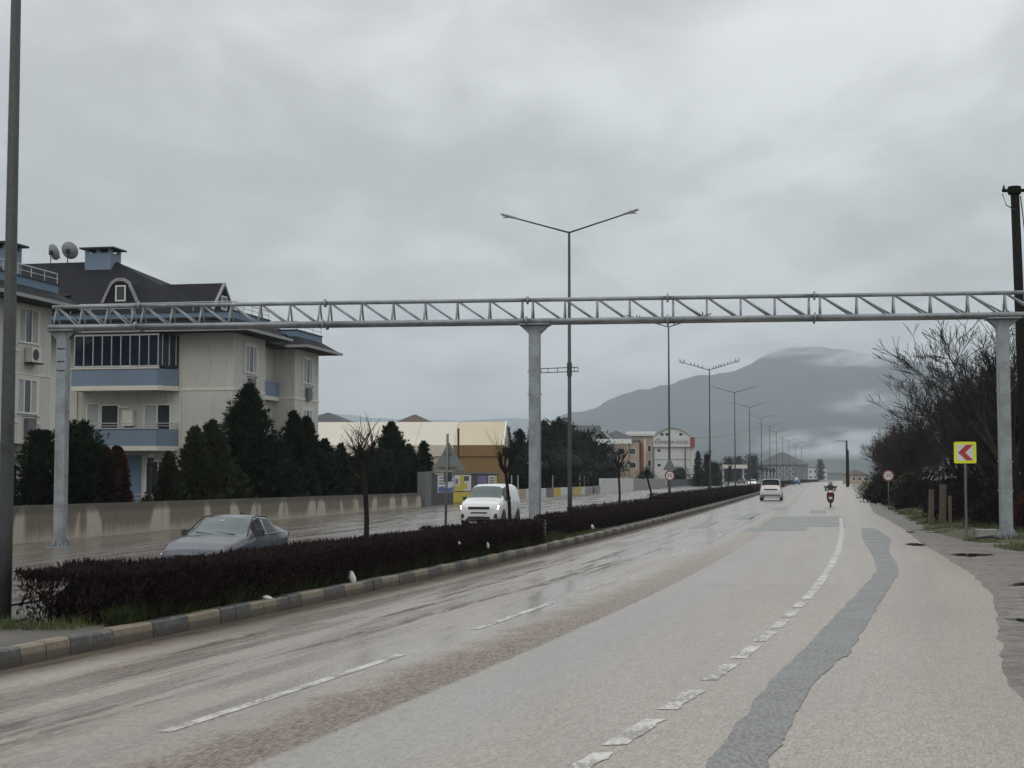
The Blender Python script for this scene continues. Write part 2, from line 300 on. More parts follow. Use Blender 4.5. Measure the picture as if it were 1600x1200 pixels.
# ---------------------------------------------------------------- mesh writer and object helpers
class MB:
    def __init__(s): s.v = []; s.f = []; s.uv = None
    def quad(s, a, b, c, d):
        n = len(s.v); s.v += [a, b, c, d]; s.f.append((n, n + 1, n + 2, n + 3)); return s
    def tri(s, a, b, c):
        n = len(s.v); s.v += [a, b, c]; s.f.append((n, n + 1, n + 2)); return s
    def poly(s, pts):
        n = len(s.v); s.v += list(pts); s.f.append(tuple(range(n, n + len(pts)))); return s
    def box(s, c, d, rz=0.0):
        cx, cy, cz = c; x, y, z = d[0] / 2, d[1] / 2, d[2] / 2; n = len(s.v); co, si = math.cos(rz), math.sin(rz)
        for k in (-z, z):
            for (i, j) in ((-x, -y), (x, -y), (x, y), (-x, y)): s.v.append((cx + i * co - j * si, cy + i * si + j * co, cz + k))
        s.f += [(n, n + 3, n + 2, n + 1), (n + 4, n + 5, n + 6, n + 7), (n, n + 1, n + 5, n + 4), (n + 1, n + 2, n + 6, n + 5), (n + 2, n + 3, n + 7, n + 6), (n + 3, n, n + 4, n + 7)]
        return s
    def prism(s, base, top):
        """closed solid between two equal-length rings"""
        n = len(s.v); k = len(base); s.v += list(base) + list(top)
        s.f.append(tuple(range(n + k - 1, n - 1, -1))); s.f.append(tuple(range(n + k, n + 2 * k)))
        for i in range(k):
            j = (i + 1) % k; s.f.append((n + i, n + j, n + k + j, n + k + i))
        return s
    def tube(s, pts, rad, n=8, cap=True):
        pts = [Vector(p) for p in pts]; rad = rad if isinstance(rad, (list, tuple)) else [rad] * len(pts); b0 = len(s.v)
        for i, p in enumerate(pts):
            t = (pts[min(i + 1, len(pts) - 1)] - pts[max(i - 1, 0)]).normalized()
            up = Vector((0, 0, 1)) if abs(t.z) < .92 else Vector((0, 1, 0))
            a = t.cross(up).normalized(); b = a.cross(t)
            for k in range(n):
                q = 2 * math.pi * (k + .5) / n; s.v.append(tuple(p + (a * math.cos(q) + b * math.sin(q)) * rad[i]))
        for i in range(len(pts) - 1):
            for k in range(n):
                m = (k + 1) % n; s.f.append((b0 + i * n + k, b0 + i * n + m, b0 + (i + 1) * n + m, b0 + (i + 1) * n + k))
        if cap:
            s.f.append(tuple(range(b0 + n - 1, b0 - 1, -1))); s.f.append(tuple(range(b0 + (len(pts) - 1) * n, b0 + len(pts) * n)))
        return s
    def lathe(s, prof, n=16, c=(0, 0, 0), axis='z'):
        b0 = len(s.v)
        for (r, z) in prof:
            for k in range(n):
                q = 2 * math.pi * k / n; x, y = r * math.cos(q), r * math.sin(q)
                p = (x, y, z) if axis == 'z' else ((z, x, y) if axis == 'x' else (x, z, y))
                s.v.append((c[0] + p[0], c[1] + p[1], c[2] + p[2]))
        for i in range(len(prof) - 1):
            for k in range(n):
                m = (k + 1) % n; s.f.append((b0 + i * n + k, b0 + i * n + m, b0 + (i + 1) * n + m, b0 + (i + 1) * n + k))
        return s
    def mesh(s, name, mat, smooth=False):
        me = bpy.data.meshes.new(name); me.from_pydata([tuple(p) for p in s.v], [], s.f); me.materials.append(mat if not isinstance(mat, str) else M[mat])
        if s.uv:
            l = me.uv_layers.new(name='UVMap')
            for lp in me.loops: l.data[lp.index].uv = s.uv[lp.vertex_index]
        if smooth:
            me.shade_smooth() if hasattr(me, 'shade_smooth') else None
        me.update(); return me
    def build(s, name, mat, parent=None, smooth=False):
        return link(name, s.mesh(name, mat, smooth), parent)
def link(name, me, parent=None, loc=None, rz=None):
    o = bpy.data.objects.new(name, me); C.objects.link(o)
    if parent: o.parent = parent
    if loc is not None: o.location = loc
    if rz is not None: o.rotation_euler = (0, 0, rz)
    return o
def tag(o, label=None, cat=None, group=None, kind=None):
    for k, v in (('label', label), ('category', cat), ('group', group), ('kind', kind)):
        if v: o[k] = v
    return o
def thing(name, label, cat, loc=(0, 0, 0), rz=0.0, group=None):
    o = link(name, None, None, loc, rz); o.empty_display_size = .2
    return tag(o, label, cat, group)
def struct(name, mb, mat, label=None, smooth=False):
    return tag(mb.build(name, mat, None, smooth), label, None, None, 'structure')
def copy_tree(o, parent=None):
    c = o.copy(); C.objects.link(c); c.parent = parent
    for ch in list(o.children): copy_tree(ch, c)
    return c
def text(name, body, size, mat, parent, loc, rot, extrude=.004):
    cu = bpy.data.curves.new(name, 'FONT'); cu.body = body; cu.size = size; cu.extrude = extrude; cu.align_x = 'CENTER'; cu.align_y = 'CENTER'
    tmp = bpy.data.objects.new(name + '_curve', cu); C.objects.link(tmp); bpy.context.view_layer.update()
    me = bpy.data.meshes.new_from_object(tmp.evaluated_get(bpy.context.evaluated_depsgraph_get())); bpy.data.objects.remove(tmp)
    me.materials.clear(); me.materials.append(M[mat]); o = link(name, me, parent, loc); o.rotation_euler = rot; return o

# ---------------------------------------------------------------- road geometry (metres; the camera stands at the origin)
def bend(Y): return .00009 * max(0, Y - 330) ** 2 if Y < 900 else .00009 * 570 ** 2 + .1026 * (Y - 900)
def K(Y): return -5.33 + .1975 * (Y - 16) + 1.92 * (1 - math.exp(-(max(Y, 2) - 16) / 24)) + bend(Y)     # right kerb of the median
def E(Y): return 2.17 + .205 * (Y - 16) + 1.8 * (1 - math.exp(-(max(Y, 2) - 16) / 18)) + bend(Y)        # edge line
def P(Y): return -10.6 + .2025 * Y + bend(Y)                                                             # lamp line
def Wl(Y): return -27.8 + .2 * Y + bend(Y)                                                               # garden wall line
def zl(Y): return min(-.02, max(-.45, -.6 + .005 * Y))                                                   # level of the left carriageway
D2 = Vector((.196, .9806, 0)); N2 = Vector((.9806, -.196, 0)); ROADA = math.atan2(.9806, .196)
def ab(a, b, z=0.0): return Vector((-27.8 + .196 * a - .9806 * b, .9806 * a + .196 * b, z))
def ys(a, b, step0=.5, grow=1.06):
    out = [a]; st = step0
    while out[-1] + st < b: out.append(out[-1] + st); st *= grow
    return out + [b]
def strip(f0, f1, z0, z1, Y, nu=2, uvf=None):
    m = MB(); m.uv = []
    for i, y in enumerate(Y):
        x0, x1 = f0(y), f1(y)
        for j in range(nu):
            t = j / (nu - 1); x = x0 + (x1 - x0) * t
            a, b = (z0(y) if callable(z0) else z0), (z1(y) if callable(z1) else z1)
            m.v.append((x, y, a + (b - a) * t)); m.uv.append(uvf(x, y) if uvf else (x, y))
    for i in range(len(Y) - 1):
        for j in range(nu - 1):
            n = i * nu + j; m.f.append((n, n + 1, n + nu + 1, n + nu))
    return m
EDGE = [(0, 1.0), (8, 3.0), (11, 3.9), (15.7, 4.98), (20.4, 6.4), (26, 8.1), (31, 9.3), (38, 10.7), (45.8, 12.2), (60, 15.2), (87, 20.4), (130, 30), (200, 44.5), (400, 88), (900, 240)]
def interp(tab, y):
    for (a, b), (c, d) in zip(tab, tab[1:]):
        if y <= c: return b + (d - b) * (y - a) / (c - a)
    return tab[-1][1]
def edge(y): return interp(EDGE, y) + .07 * mnoise.noise(Vector((y * .9, 0, 3))) + .05 * mnoise.noise(Vector((y * 3.1, 5, 0))) + .04 * mnoise.noise(Vector((y * 9, 5, 0)))
# ---------------------------------------------------------------- ground, roads, median
g_ = MB(); g_.quad((-14000, -60, -.5), (15000, -60, -.5), (15000, 16000, -.5), (-14000, 16000, -.5)); struct('ground', g_, 'ground')
rr = struct('road', strip(K, edge, 0, 0, ys(0, 130, .22, 1.012) + ys(132, 1100, 3, 1.03), 9, lambda x, y: (x - K(y), y)), 'road_right', 'wet two lane carriageway with worn asphalt and patches')
lr = struct('road', strip(lambda y: Wl(y) - .2, lambda y: P(y) - 1.05, lambda y: zl(y), lambda y: zl(y), ys(-5, 1100, 1.2, 1.012), 5, lambda x, y: (x - Wl(y), y)), 'road_left', 'wet oncoming carriageway beyond the hedge')
md = struct('median', strip(lambda y: P(y) - 1.2, lambda y: K(y) - .14, .15, .165, ys(0, 1000, .5, 1.02), 4), 'soil')
# right shoulder and verge
VERGE = [(0, 5.0), (20, 9.4), (30, 11.4), (38.4, 12.9), (44, 13.7), (48, 14.0), (52, 14.4), (60, 15.9), (87, 21.6), (120, 28.5), (160, 36.5), (260, 58), (400, 90), (900, 242)]
def verge(y): return interp(VERGE, y) + .3 * mnoise.noise(Vector((y * .5, 9, 0))) + .12 * mnoise.noise(Vector((y * 2.3, 2, 0)))
struct('shoulder', strip(lambda y: edge(y) - .25, lambda y: max(verge(y), edge(y) + .3) + .4, -.006, .02, ys(0, 900, .3, 1.015), 5), 'shoulder', 'broken wet shoulder of old asphalt and mud beside the road')
def vz(x, y):
    t = x - verge(y)
    return -.03 + .16 * min(1, max(0, t) / .9) + .10 * mnoise.noise(Vector((x * .35, y * .35, 0))) * min(1, max(0, t)) + .012 * max(0, min(t, 14))
vm = MB(); YY = ys(0, 900, .5, 1.03); UU = [0, .25, .5, .8, 1.2, 1.8, 2.6, 4, 6, 9, 14, 22, 40]
for y in YY:
    for u_ in UU: x = verge(y) + u_; vm.v.append((x, y, vz(x, y) if u_ < 40 else -.55))
for i in range(len(YY) - 1):
    for j in range(len(UU) - 1): n = i * len(UU) + j; vm.f.append((n, n + 1, n + len(UU) + 1, n + len(UU)))
struct('verge', vm, 'verge', smooth=True)
# kerb of the median, painted stones
kr = tag(link('median_kerb', None), 'kerb of the median painted in worn yellow and grey blocks', None, None, 'structure')
def stone(y0, y1):
    m = MB(); g = .006
    a = Vector((K(y0), y0, 0)); b = Vector((K(y1), y1, 0)); t = (b - a).normalized(); a = a + t * g; b = b - t * g; n = Vector((-t.y, t.x, 0))
    rings = []
    h = .205 + random.uniform(-.008, .008); off = random.uniform(-.01, .01)
    for p in (a, b):
        p = p + n * off
        rings.append([tuple(p + n * q + Vector((0, 0, z))) for q, z in ((.0, -.1), (.005, .05), (.02, h - .025), (.045, h), (.17, h), (.17, -.1))])
    return m.prism(rings[0], rings[1])
y = 10.0; k = 0
while y < 118:
    ln = .48 / math.hypot(1, (K(y + .1) - K(y)) / .1)
    stone(y, y + ln).build('kerb_stone', 'kerb_yellow' if (k // 2) % 2 else 'kerb_black', kr); y += ln; k += 1
m = strip(lambda q: K(q) - .17, lambda q: K(q), .2, .2, ys(y, 1000, 2, 1.03), 2); m2 = strip(lambda q: K(q), lambda q: K(q) + .01, .2, -.02, ys(y, 1000, 2, 1.03), 2)
n = len(m.v); m.v += m2.v; m.f += [tuple(i + n for i in f) for f in m2.f]; m.uv = None; m.build('kerb_run', 'kerb_black', kr)
kl = strip(lambda q: P(q) - 1.2, lambda q: P(q) - 1.05, .18, .18, ys(5, 1000, 1, 1.03), 2); k2 = strip(lambda q: P(q) - 1.05, lambda q: P(q) - 1.04, .18, -.5, ys(5, 1000, 1, 1.03), 2)
n = len(kl.v); kl.v += [(2 * (P(p[1]) - 1.2) - p[0] + .15, p[1], p[2]) for p in k2.v]; kl.f += [tuple(i + n for i in f) for f in k2.f]; kl.uv = None
kl.v = [(p[0], p[1], p[2]) for p in kl.v]; struct('median_back_kerb', kl, 'kerb_black')

# markings (children of the carriageway)
def blob(outline, z, jit=.02, seed=0):
    pts = []
    for (a, b) in zip(outline, outline[1:] + outline[:1]):
        L = math.dist(a, b); n = max(1, int(L / .12))
        for i in range(n):
            t = i / n; x, y = a[0] + (b[0] - a[0]) * t, a[1] + (b[1] - a[1]) * t
            pts.append((x + jit * mnoise.noise(Vector((x * 6, y * 6, seed))), y + jit * 2 * mnoise.noise(Vector((x * 6, y * 6, seed + 9))), z))
    return MB().poly(pts)
for i, (y0, y1) in enumerate(((10.2, 11.2), (11.7, 12.75), (13.45, 14.5), (15.4, 16.5), (17.2, 18.25), (18.95, 19.95), (20.6, 21.6), (22.2, 23.2), (23.8, 24.75))):
    y0 -= .12; y1 += .1; o = [(E(y0) - .085, y0), (E(y0) + .085, y0 + .02), (E(y1) + .085, y1), (E(y1) - .085, y1 - .02)]
    blob(o, .005, .035, i).build('edge_marking', 'paint', rr)
yy = [25.2 + i * .8 for i in range(64)]
em = [(E(q) + .085 + .02 * mnoise.noise(Vector((q * 2, 1, 1))), q) for q in yy]; en = [(E(q) - .085 + .03 * mnoise.noise(Vector((q * 2, 4, 1))), q) for q in yy]
mm = MB()
for i in range(len(yy) - 1): mm.quad((*en[i], .005), (*em[i], .005), (*em[i + 1], .005), (*en[i + 1], .005))
mm.build('edge_line', 'paint', rr)
for i, (y0, y1) in enumerate(((12.2, 17.4), (20.3, 24.6), (27.2, 30.2), (39, 42), (51, 54), (63, 66), (75, 78))):
    f = lambda q: K(q) + 3.68
    o = [(f(y0) - .05, y0), (f(y0) + .05, y0)] + [(f(y1) + .05, y1), (f(y1) - .05, y1)]
    mm = MB(); q = y0
    while q < y1: mm.quad((f(q) - .06, q, .004), (f(q) + .06, q, .004), (f(q + .25) + .06, q + .25, .004), (f(q + .25) - .06, q + .25, .004)); q += .25
    mm.build('lane_dash', 'paint_faint', rr)
# repaired trench winding along the road
TL = [(1.27, 9.6), (1.27, 10.5), (1.63, 11.85), (2.54, 15.24), (3.33, 17.8), (5.73, 25.9), (6.94, 30), (7.83, 33.1), (9.0, 38.4), (11.47, 50.5), (13.6, 60)]
TR = [(1.62, 9.6), (1.71, 10.5), (2.23, 12.5), (2.98, 15.24), (3.89, 17.8), (5.85, 24.6), (8.0, 32), (8.57, 34.3), (10.17, 41.7), (12.4, 50.5), (14.1, 60)]
tp = MB(); fl = [(b, a) for a, b in TL]; fr = [(b, a) for a, b in TR]; q = 9.6
while q < 60:
    jj = lambda t, s: .05 * mnoise.noise(Vector((t * 1.4, s, 0))) + .028 * mnoise.noise(Vector((t * 6.5, s, 3))); j = lambda s: jj(q, s); j2 = lambda s: jj(q + .1, s)
    w = 1 if q < 50 else max(.1, 1 - (q - 50) / 10)
    tp.quad((interp(fl, q) + j(1), q, .006), (interp(fr, q) + j(7), q, .006), (interp(fr, q + .1) + j2(7), q + .1, .006), (interp(fl, q + .1) + j2(1), q + .1, .006)); q += .1
tp.build('trench_patch', 'patch', rr)
# tar patches and squared repairs far down the carriageway
for i, (x0, x1, y0, y1) in enumerate(((4.6, 8.0, 62, 78), (1.9, 2.5, 60, 68), (3.0, 3.6, 72, 84), (4.2, 6.5, 57, 61), (6.3, 7.2, 84, 92), (4.0, 4.8, 92, 104))):
    o = [(K(y0) + x0, y0), (K(y0) + x1, y0), (K(y1) + x1, y1), (K(y1) + x0, y1)]
    blob(o, .004, .12, i * 3).build('tar_patch', 'tar', rr)
# transverse seams
for i, q in enumerate((28.4, 49.5)):
    blob([(E(q) - 2.2 + i * .5, q), (E(q) + 1.4 + i * .3, q + .25), (E(q) + 1.4 + i * .3, q + .275), (E(q) - 2.2 + i * .5, q + .025)], .009, .05, i).build('crack_seam', 'tar', rr)
# puddles lying on the shoulder
def puddle(cx, cy, rx, ry, seed):
    pts = []
    for i in range(48):
        a = 2 * math.pi * i / 48; r = 1 + .8 * mnoise.noise(Vector((math.cos(a) * 2.2, math.sin(a) * 2.2, seed))) + .3 * mnoise.noise(Vector((math.cos(a) * 5, math.sin(a) * 5, seed)))
        pts.append((cx + rx * r * math.cos(a) + .12 * ry * r * math.sin(a), cy + ry * r * math.sin(a), .024))
    return struct('puddle', MB().poly(pts), 'puddle')
for i, p in enumerate(((11.75, 39.4, .5, .55), (12.5, 35.6, .42, .3), (12.2, 34.0, .4, .22), (9.9, 28.6, .6, .4), (9.3, 26.6, .55, .22), (11.9, 45.4, .3, .6), (8.3, 22.6, .5, .2), (23.0, 80, 1.1, 3.2), (20.8, 74, .5, 2.0))): puddle(*p, i * 5.0)

# ---------------------------------------------------------------- hedges on the median
def twig_mesh(seed, y0, y1, xl, xr, zt, n, core=True, zb=.15, leaf=.035, taper0=True):
    rnd = random.Random(seed); m = MB()
    def env(y): return zt + .09 * mnoise.noise(Vector((y * 1.1, seed, 0))) + .03 * mnoise.noise(Vector((y * 4, seed, 2)))
    for _ in range(n):
        y = rnd.uniform(y0, y1) if rnd.random() > .12 or not taper0 else y0 + 2.5 * rnd.random() ** 1.3; t = rnd.random(); lo, hi = xl(y), xr(y)
        s = rnd.random()
        if s < .42: x = lo + (hi - lo) * rnd.random(); z = env(y) - rnd.random() ** 2 * .12
        else: x = hi + rnd.uniform(-.16, .05); z = zb + (env(y) - zb) * rnd.random() ** .9
        if taper0 and y < y0 + .5: x = lo + (hi - lo) * rnd.random()
        L = rnd.uniform(.05, .17); d = Vector((rnd.gauss(.15, .5), rnd.gauss(0, .5), rnd.gauss(.75, .45))).normalized() * L
        p = Vector((x, y, z)); w = Vector((rnd.gauss(0, 1), rnd.gauss(0, 1), rnd.gauss(0, .6))).normalized() * rnd.uniform(.004, .009)
        if rnd.random() < .55: m.tri(tuple(p - w), tuple(p + w), tuple(p + d))
        else:
            w = w.normalized() * leaf * rnd.uniform(.3, .7); m.quad(tuple(p), tuple(p + d * .35 + w), tuple(p + d * .75), tuple(p + d * .35 - w))
    return m
def hedge(label, y0, y1, fl, fr, zt, n, seed, stems=True):
    t = thing('hedge', label, 'hedge', (0, 0, 0), 0, 'clipped hedges on the median')
    twig_mesh(seed, y0, y1, fl, fr, zt, n).build('twigs', 'twig_purple', t)
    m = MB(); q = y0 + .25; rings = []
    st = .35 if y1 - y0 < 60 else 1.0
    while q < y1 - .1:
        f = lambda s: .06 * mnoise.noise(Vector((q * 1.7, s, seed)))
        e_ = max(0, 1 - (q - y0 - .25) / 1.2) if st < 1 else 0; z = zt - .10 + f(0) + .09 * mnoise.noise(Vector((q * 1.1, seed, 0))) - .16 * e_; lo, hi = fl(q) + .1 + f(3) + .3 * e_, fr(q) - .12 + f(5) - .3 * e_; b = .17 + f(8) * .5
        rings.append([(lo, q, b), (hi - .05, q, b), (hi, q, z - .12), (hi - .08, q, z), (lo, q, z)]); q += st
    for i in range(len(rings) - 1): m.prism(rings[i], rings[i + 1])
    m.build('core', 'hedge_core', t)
    if stems:
        s = MB(); rnd = random.Random(seed + 1); q = y0 + .1
        while q < y1:
            x = rnd.uniform(fl(q), fr(q)); a = Vector((x, q, .1)); h = rnd.uniform(.4, .6)
            for _ in range(3): s.tube([a, a + Vector((rnd.gauss(0, .1), rnd.gauss(0, .1), h * .5)), a + Vector((rnd.gauss(0, .2), rnd.gauss(0, .2), h))], [.016, .012, .006], 3, False)
            q += .14
        s.build('stem', 'bark', t)['kind'] = 'stuff'
    return t
hedge('long near hedge of dark purple twigs beside the leftmost lamp post', 19.2, 42.0, lambda y: K(y) - 1.25 - (.5 if y < 21 else 0), lambda y: K(y) - .22, .80, 90000, 3)
hedge('hedge stretch starting just beyond the middle gantry column', 45.8, 84, lambda y: K(y) - 1.3 - min(1.3, max(0, (y - 52) * .2)), lambda y: K(y) - .5, .82, 26000, 5, False)
hedge('taller hedge stretch around the median speed limit sign', 85, 168, lambda y: K(y) - 2.7, lambda y: K(y) - .5, 1.02, 20000, 8, False)
hedge('farthest hedge strip dwindling along the median', 169, 640, lambda y: K(y) - 2.6, lambda y: K(y) - .5, 1.0, 16000, 9, False)
# grass at the hedge foot and on the verge
gm = MB(); rnd = random.Random(12); wd = gm
for _ in range(9000):
    y = 19 + 26 * rnd.random() ** 1.3; x = K(y) - rnd.uniform(.18, .5); h = rnd.uniform(.08, .36) * (.5 + .8 * abs(mnoise.noise(Vector((y * .8, 3, 3))) + .5)); d = Vector((rnd.gauss(0, .3) * h, rnd.gauss(0, .3) * h, h)); q = Vector((rnd.gauss(0, 1), rnd.gauss(0, 1), 0)).normalized() * .011; p = Vector((x, y, .14))
    wd.quad(tuple(p), tuple(p + d * .5 - q), tuple(p + d), tuple(p + d * .5 + q))
tag(wd.build('weeds', 'weeds'), 'dark green weeds growing at the foot of the near hedge', 'weeds', None, 'stuff')
gm = MB(); rnd = random.Random(11)
def blade(p, h, w, lean=.35):
    d = Vector((rnd.gauss(0, lean) * h, rnd.gauss(0, lean) * h, h)); a = rnd.random() * 6.28; s = Vector((math.cos(a), math.sin(a), 0)) * w
    gm.tri(tuple(p - s), tuple(p + s), tuple(p + d))
for _ in range(9000):
    y = 18.6 + 34 * rnd.random() ** 1.6; x = K(y) - rnd.uniform(.17, .45)
    if y < 20 : x = K(y) - rnd.uniform(.5, 2.2)
    if mnoise.noise(Vector((x * .9, y * .5, 1))) > -.15: blade(Vector((x, y, .15)), rnd.uniform(.05, .2), .006)
for _ in range(34000):
    y = 34 + 95 * rnd.random() ** 1.5; t = rnd.random() ** 1.5 * 4.5; x = verge(y) + t
    if mnoise.noise(Vector((x * .7, y * .35, 4))) > -.12 + .25 * math.exp(-t * 2): blade(Vector((x, y, vz(x, y) - .02)), rnd.uniform(.06, .2) * (1 + .5 * (t > 1.5)), .012)
tag(gm.build('grass', 'grass'), 'green grass and weeds under the hedge and along the verge', 'grass', None, 'stuff')
# ---------------------------------------------------------------- steel gantry over both carriageways
GA = Vector((-15.06, 51.4, 0)); GB = Vector((15.2, 47.4, 0)); gd = (GB - GA).normalized(); gn = Vector((gd.y, -gd.x, 0))   # gn points to the camera side
if gn.y > 0: gn = -gn
grz = math.atan2(gd.y, gd.x)
gt = thing('sign_gantry', 'galvanised steel truss gantry on three columns spanning both carriageways', 'gantry', (0, 0, 0))
ZB, ZT, HW = 6.99, 7.70, .30
def gp(s, off, z): p = GA + gd * s + gn * off; return Vector((p.x, p.y, z))
flanges = [-.42, 2.62, 9.0, 15.7, 20.2, 24.8, 31.9]; bays = [3, 6, 6, 4, 4, 6]
def rod(name, pts, r, n=10): return MB().tube(pts, r, n).build(name, 'galv', gt, True)
for i, nb in enumerate(bays):
    s0, s1 = flanges[i] + .012, flanges[i + 1] - .012
    rod('top_chord', [gp(s0, 0, ZT), gp(s1, 0, ZT)], .066, 12)
    for sg in (1, -1): rod('bottom_chord', [gp(s0, sg * HW, ZB), gp(s1, sg * HW, ZB)], .082, 12)
    for (off, z, r) in ((0, ZT, .14), (HW, ZB, .15), (-HW, ZB, .15)):
        if i: MB().tube([gp(flanges[i] - .03, off, z), gp(flanges[i] + .03, off, z)], r, 12).build('flange', 'galv', gt, True)
    e = .16; L = (s1 - s0 - 2 * e) / nb
    for j in range(nb + 1):
        s = s0 + e + j * L
        for sg in (1, -1):
            rod('web_strut', [gp(s, 0, ZT), gp(s, sg * HW, ZB)], .033, 6)
            if j < nb: rod('web_diagonal', [gp(s + .03, 0, ZT - .02), gp(s + L - .05, sg * HW, ZB + .02)], .033, 6)
        rod('cross_strut', [gp(s, HW, ZB), gp(s, -HW, ZB)], .028, 6)
cs = .36
for i, (s, zb) in enumerate(((0, -.36), (15.93, .10), (30.52, .12))):
    c = gp(s, 0, 0); zt = ZB - .1
    m = MB(); m.box((c.x, c.y, (zb + zt) / 2), (cs, cs, zt - zb), grz); col = m.build('column', 'galv', gt)
    bv = col.modifiers.new('bev', 'BEVEL'); bv.width = .03; bv.segments = 2
    MB().box((c.x, c.y, zb + .035), (.72, .72, .04), grz).build('base_plate', 'galv', col)
    MB().box((c.x, c.y, zb - .06), (.86, .86, .14), grz).build('grout_pad', 'panel_dark', col)
    m = MB()
    for ax in (gd, gn):
        oth = gn if ax is gd else gd
        for sg in (1, -1):
            for o in (-.1, .1):
                a = c + ax * (sg * cs / 2) + oth * o
                for w in (0,):
                    t = oth * .009; p = [a, a + ax * sg * .15, a + ax * sg * .15, a]; z = [zb + .055, zb + .055, zb + .09, zb + .32]
                    MB().prism([tuple(q - t + Vector((0, 0, h))) for q, h in zip(p, z)], [tuple(q + t + Vector((0, 0, h))) for q, h in zip(p, z)]).build('stiffener', 'galv', col)
    m = MB()
    for a in range(12):
        q = a / 12 * 6.283; rr_ = .30 / max(abs(math.cos(q)), abs(math.sin(q))); p = c + gd * rr_ * math.cos(q) + gn * rr_ * math.sin(q); MB().tube([(p.x, p.y, zb + .05), (p.x, p.y, zb + .13)], .018, 6).build('anchor_bolt', 'galv', col)
    # flared head with plate
    b0 = [gp(s + u * cs / 2, w * cs / 2, zt - .30) for u, w in ((-1, -1), (1, -1), (1, 1), (-1, 1))]; t0 = [gp(s + u * .46, w * .32, zt - .02) for u, w in ((-1, -1), (1, -1), (1, 1), (-1, 1))]
    m = MB()
    for u in (-1, 1):
        for w in (-.13, .13):
            p = [gp(s + u * cs / 2, w, zt - .30), gp(s + u * .46, w, zt - .03), gp(s + u * cs / 2, w, zt - .03)]; t = gn * .01
            MB().prism([tuple(q - t) for q in p], [tuple(q + t) for q in p]).build('head_gusset', 'galv', col)
    h = gp(s, 0, 0)
    MB().box((h.x, h.y, zt), (.98, .78, .04), grz).build('head_plate', 'galv', col)
    m = MB()
    for z in (zb + 1.45, zb + 2.35, zb + 4.55, zb + 5.3):
        for u in (-1, 1):
            p = c + gd * u * cs / 2; q = p + gd * u * .06; MB().tube([(p.x, p.y, z), (q.x, q.y, z)], .02, 6).build('step_bolt', 'galv', col)
    if i == 0:
        for z, hh in ((6.28, .05), (5.85, .05), (5.55, .04)):
            p = c + gn * (cs / 2 - .05) - gd * .0; MB().box((p.x, p.y, z), (.26, .12, hh), grz).build('slot', 'panel_dark', col)

# ---------------------------------------------------------------- street lamps on the median
def make_lamp(mat, base_r=.098):
    t = thing('street_lamp', 'x', 'street lamp')
    MB().tube([(0, 0, 0), (0, 0, 1.2), (0, 0, 12.0)], [base_r, base_r * .97, .05], 12).build('pole', mat, t, True)
    MB().box((0, 0, .02), (.42, .42, .05)).build('base_plate', mat, t)
    for s in (1, -1):
        a = MB().tube([(0, 0, 11.96), (s * 2.35, 0, 12.66)], [.036, .03], 8).build('arm', mat, t, True)
        hd = MB(); dx = Vector((s * .956, 0, .285)); up = Vector((-s * .285, 0, .956)); o = Vector((s * 2.2, 0, 12.62))
        rings = []
        for u, w, h in ((0, .05, .06), (.12, .08, .10), (.35, .13, .13), (.6, .14, .11), (.74, .09, .06)):
            cc = o + dx * u; rings.append([tuple(cc + Vector((0, w * math.cos(q), 0)) + up * (h * .5 * math.sin(q) + .01)) for q in [k * math.pi / 4 for k in range(8)]])
        for r0, r1 in zip(rings, rings[1:]): hd.prism(r0, r1)
        h = hd.build('lamp_head', 'lens', t, True)
        c = o + dx * .42 - up * .06; MB().box(tuple(c), (.36, .2, .02)).build('lens', 'lens', h)
    return t
LY = [19.7, 63.2, 103.4, 145.4, 184.6, 224, 266, 308, 350, 392, 434, 478, 522]
LL = ['tall weathered lamp post close by at the left edge, its arms above the picture', 'double arm street lamp standing nearest behind the gantry, with a banner bracket', 'double arm street lamp behind the gantry beam, birds on its arms, above the round sign',
      'double arm street lamp with both arms lined by a row of birds', 'double arm street lamp next after the bird covered one', 'double arm street lamp second after the bird covered one', 'double arm street lamp third after the bird covered one',
      'double arm street lamp fourth after the bird covered one', 'double arm street lamp fifth after the bird covered one', 'distant double arm street lamp sixth after the bird covered one', 'distant double arm street lamp seventh after the bird covered one', 'faint double arm street lamp, last but one of the row', 'faintest double arm street lamp at the end of the row']
lamp0 = make_lamp('pole', .095); lamps = []
for i, Y in enumerate(LY):
    o = lamp0 if i == 0 else copy_tree(lamp0)
    x = (-6.47, 2.37, 10.58, 18.72)[i] if i < 4 else P(Y) - .1 * (i > 4)
    o.location = (x, Y, .15); o.rotation_euler = (0, 0, math.atan2(-.196, .98)); tag(o, LL[i], None, 'street lamps along the median'); lamps.append(o)
# banner bracket of the second lamp
br = thing('banner_bracket', 'thin metal ladder bracket fixed across the lamp pole behind the gantry', 'bracket', (2.37, 63.2, 6.35), math.atan2(-.196, .98))
m = MB(); m.tube([(-1.25, 0, .12), (.36, 0, .16)], .018, 6); m.build('rail', 'pole', br); MB().tube([(-1.25, 0, -.05), (.36, 0, -.01)], .018, 6).build('rail', 'pole', br)
for x in (-1.25, -.9, -.5, .2, .36): MB().tube([(x, 0, .14 + x * .02), (x, 0, -.05 + x * .02)], .014, 5).build('rung', 'pole', br)
MB().tube([(0, 0, -.2), (0, 0, .35)], .105, 10).build('clamp', 'pole', br)
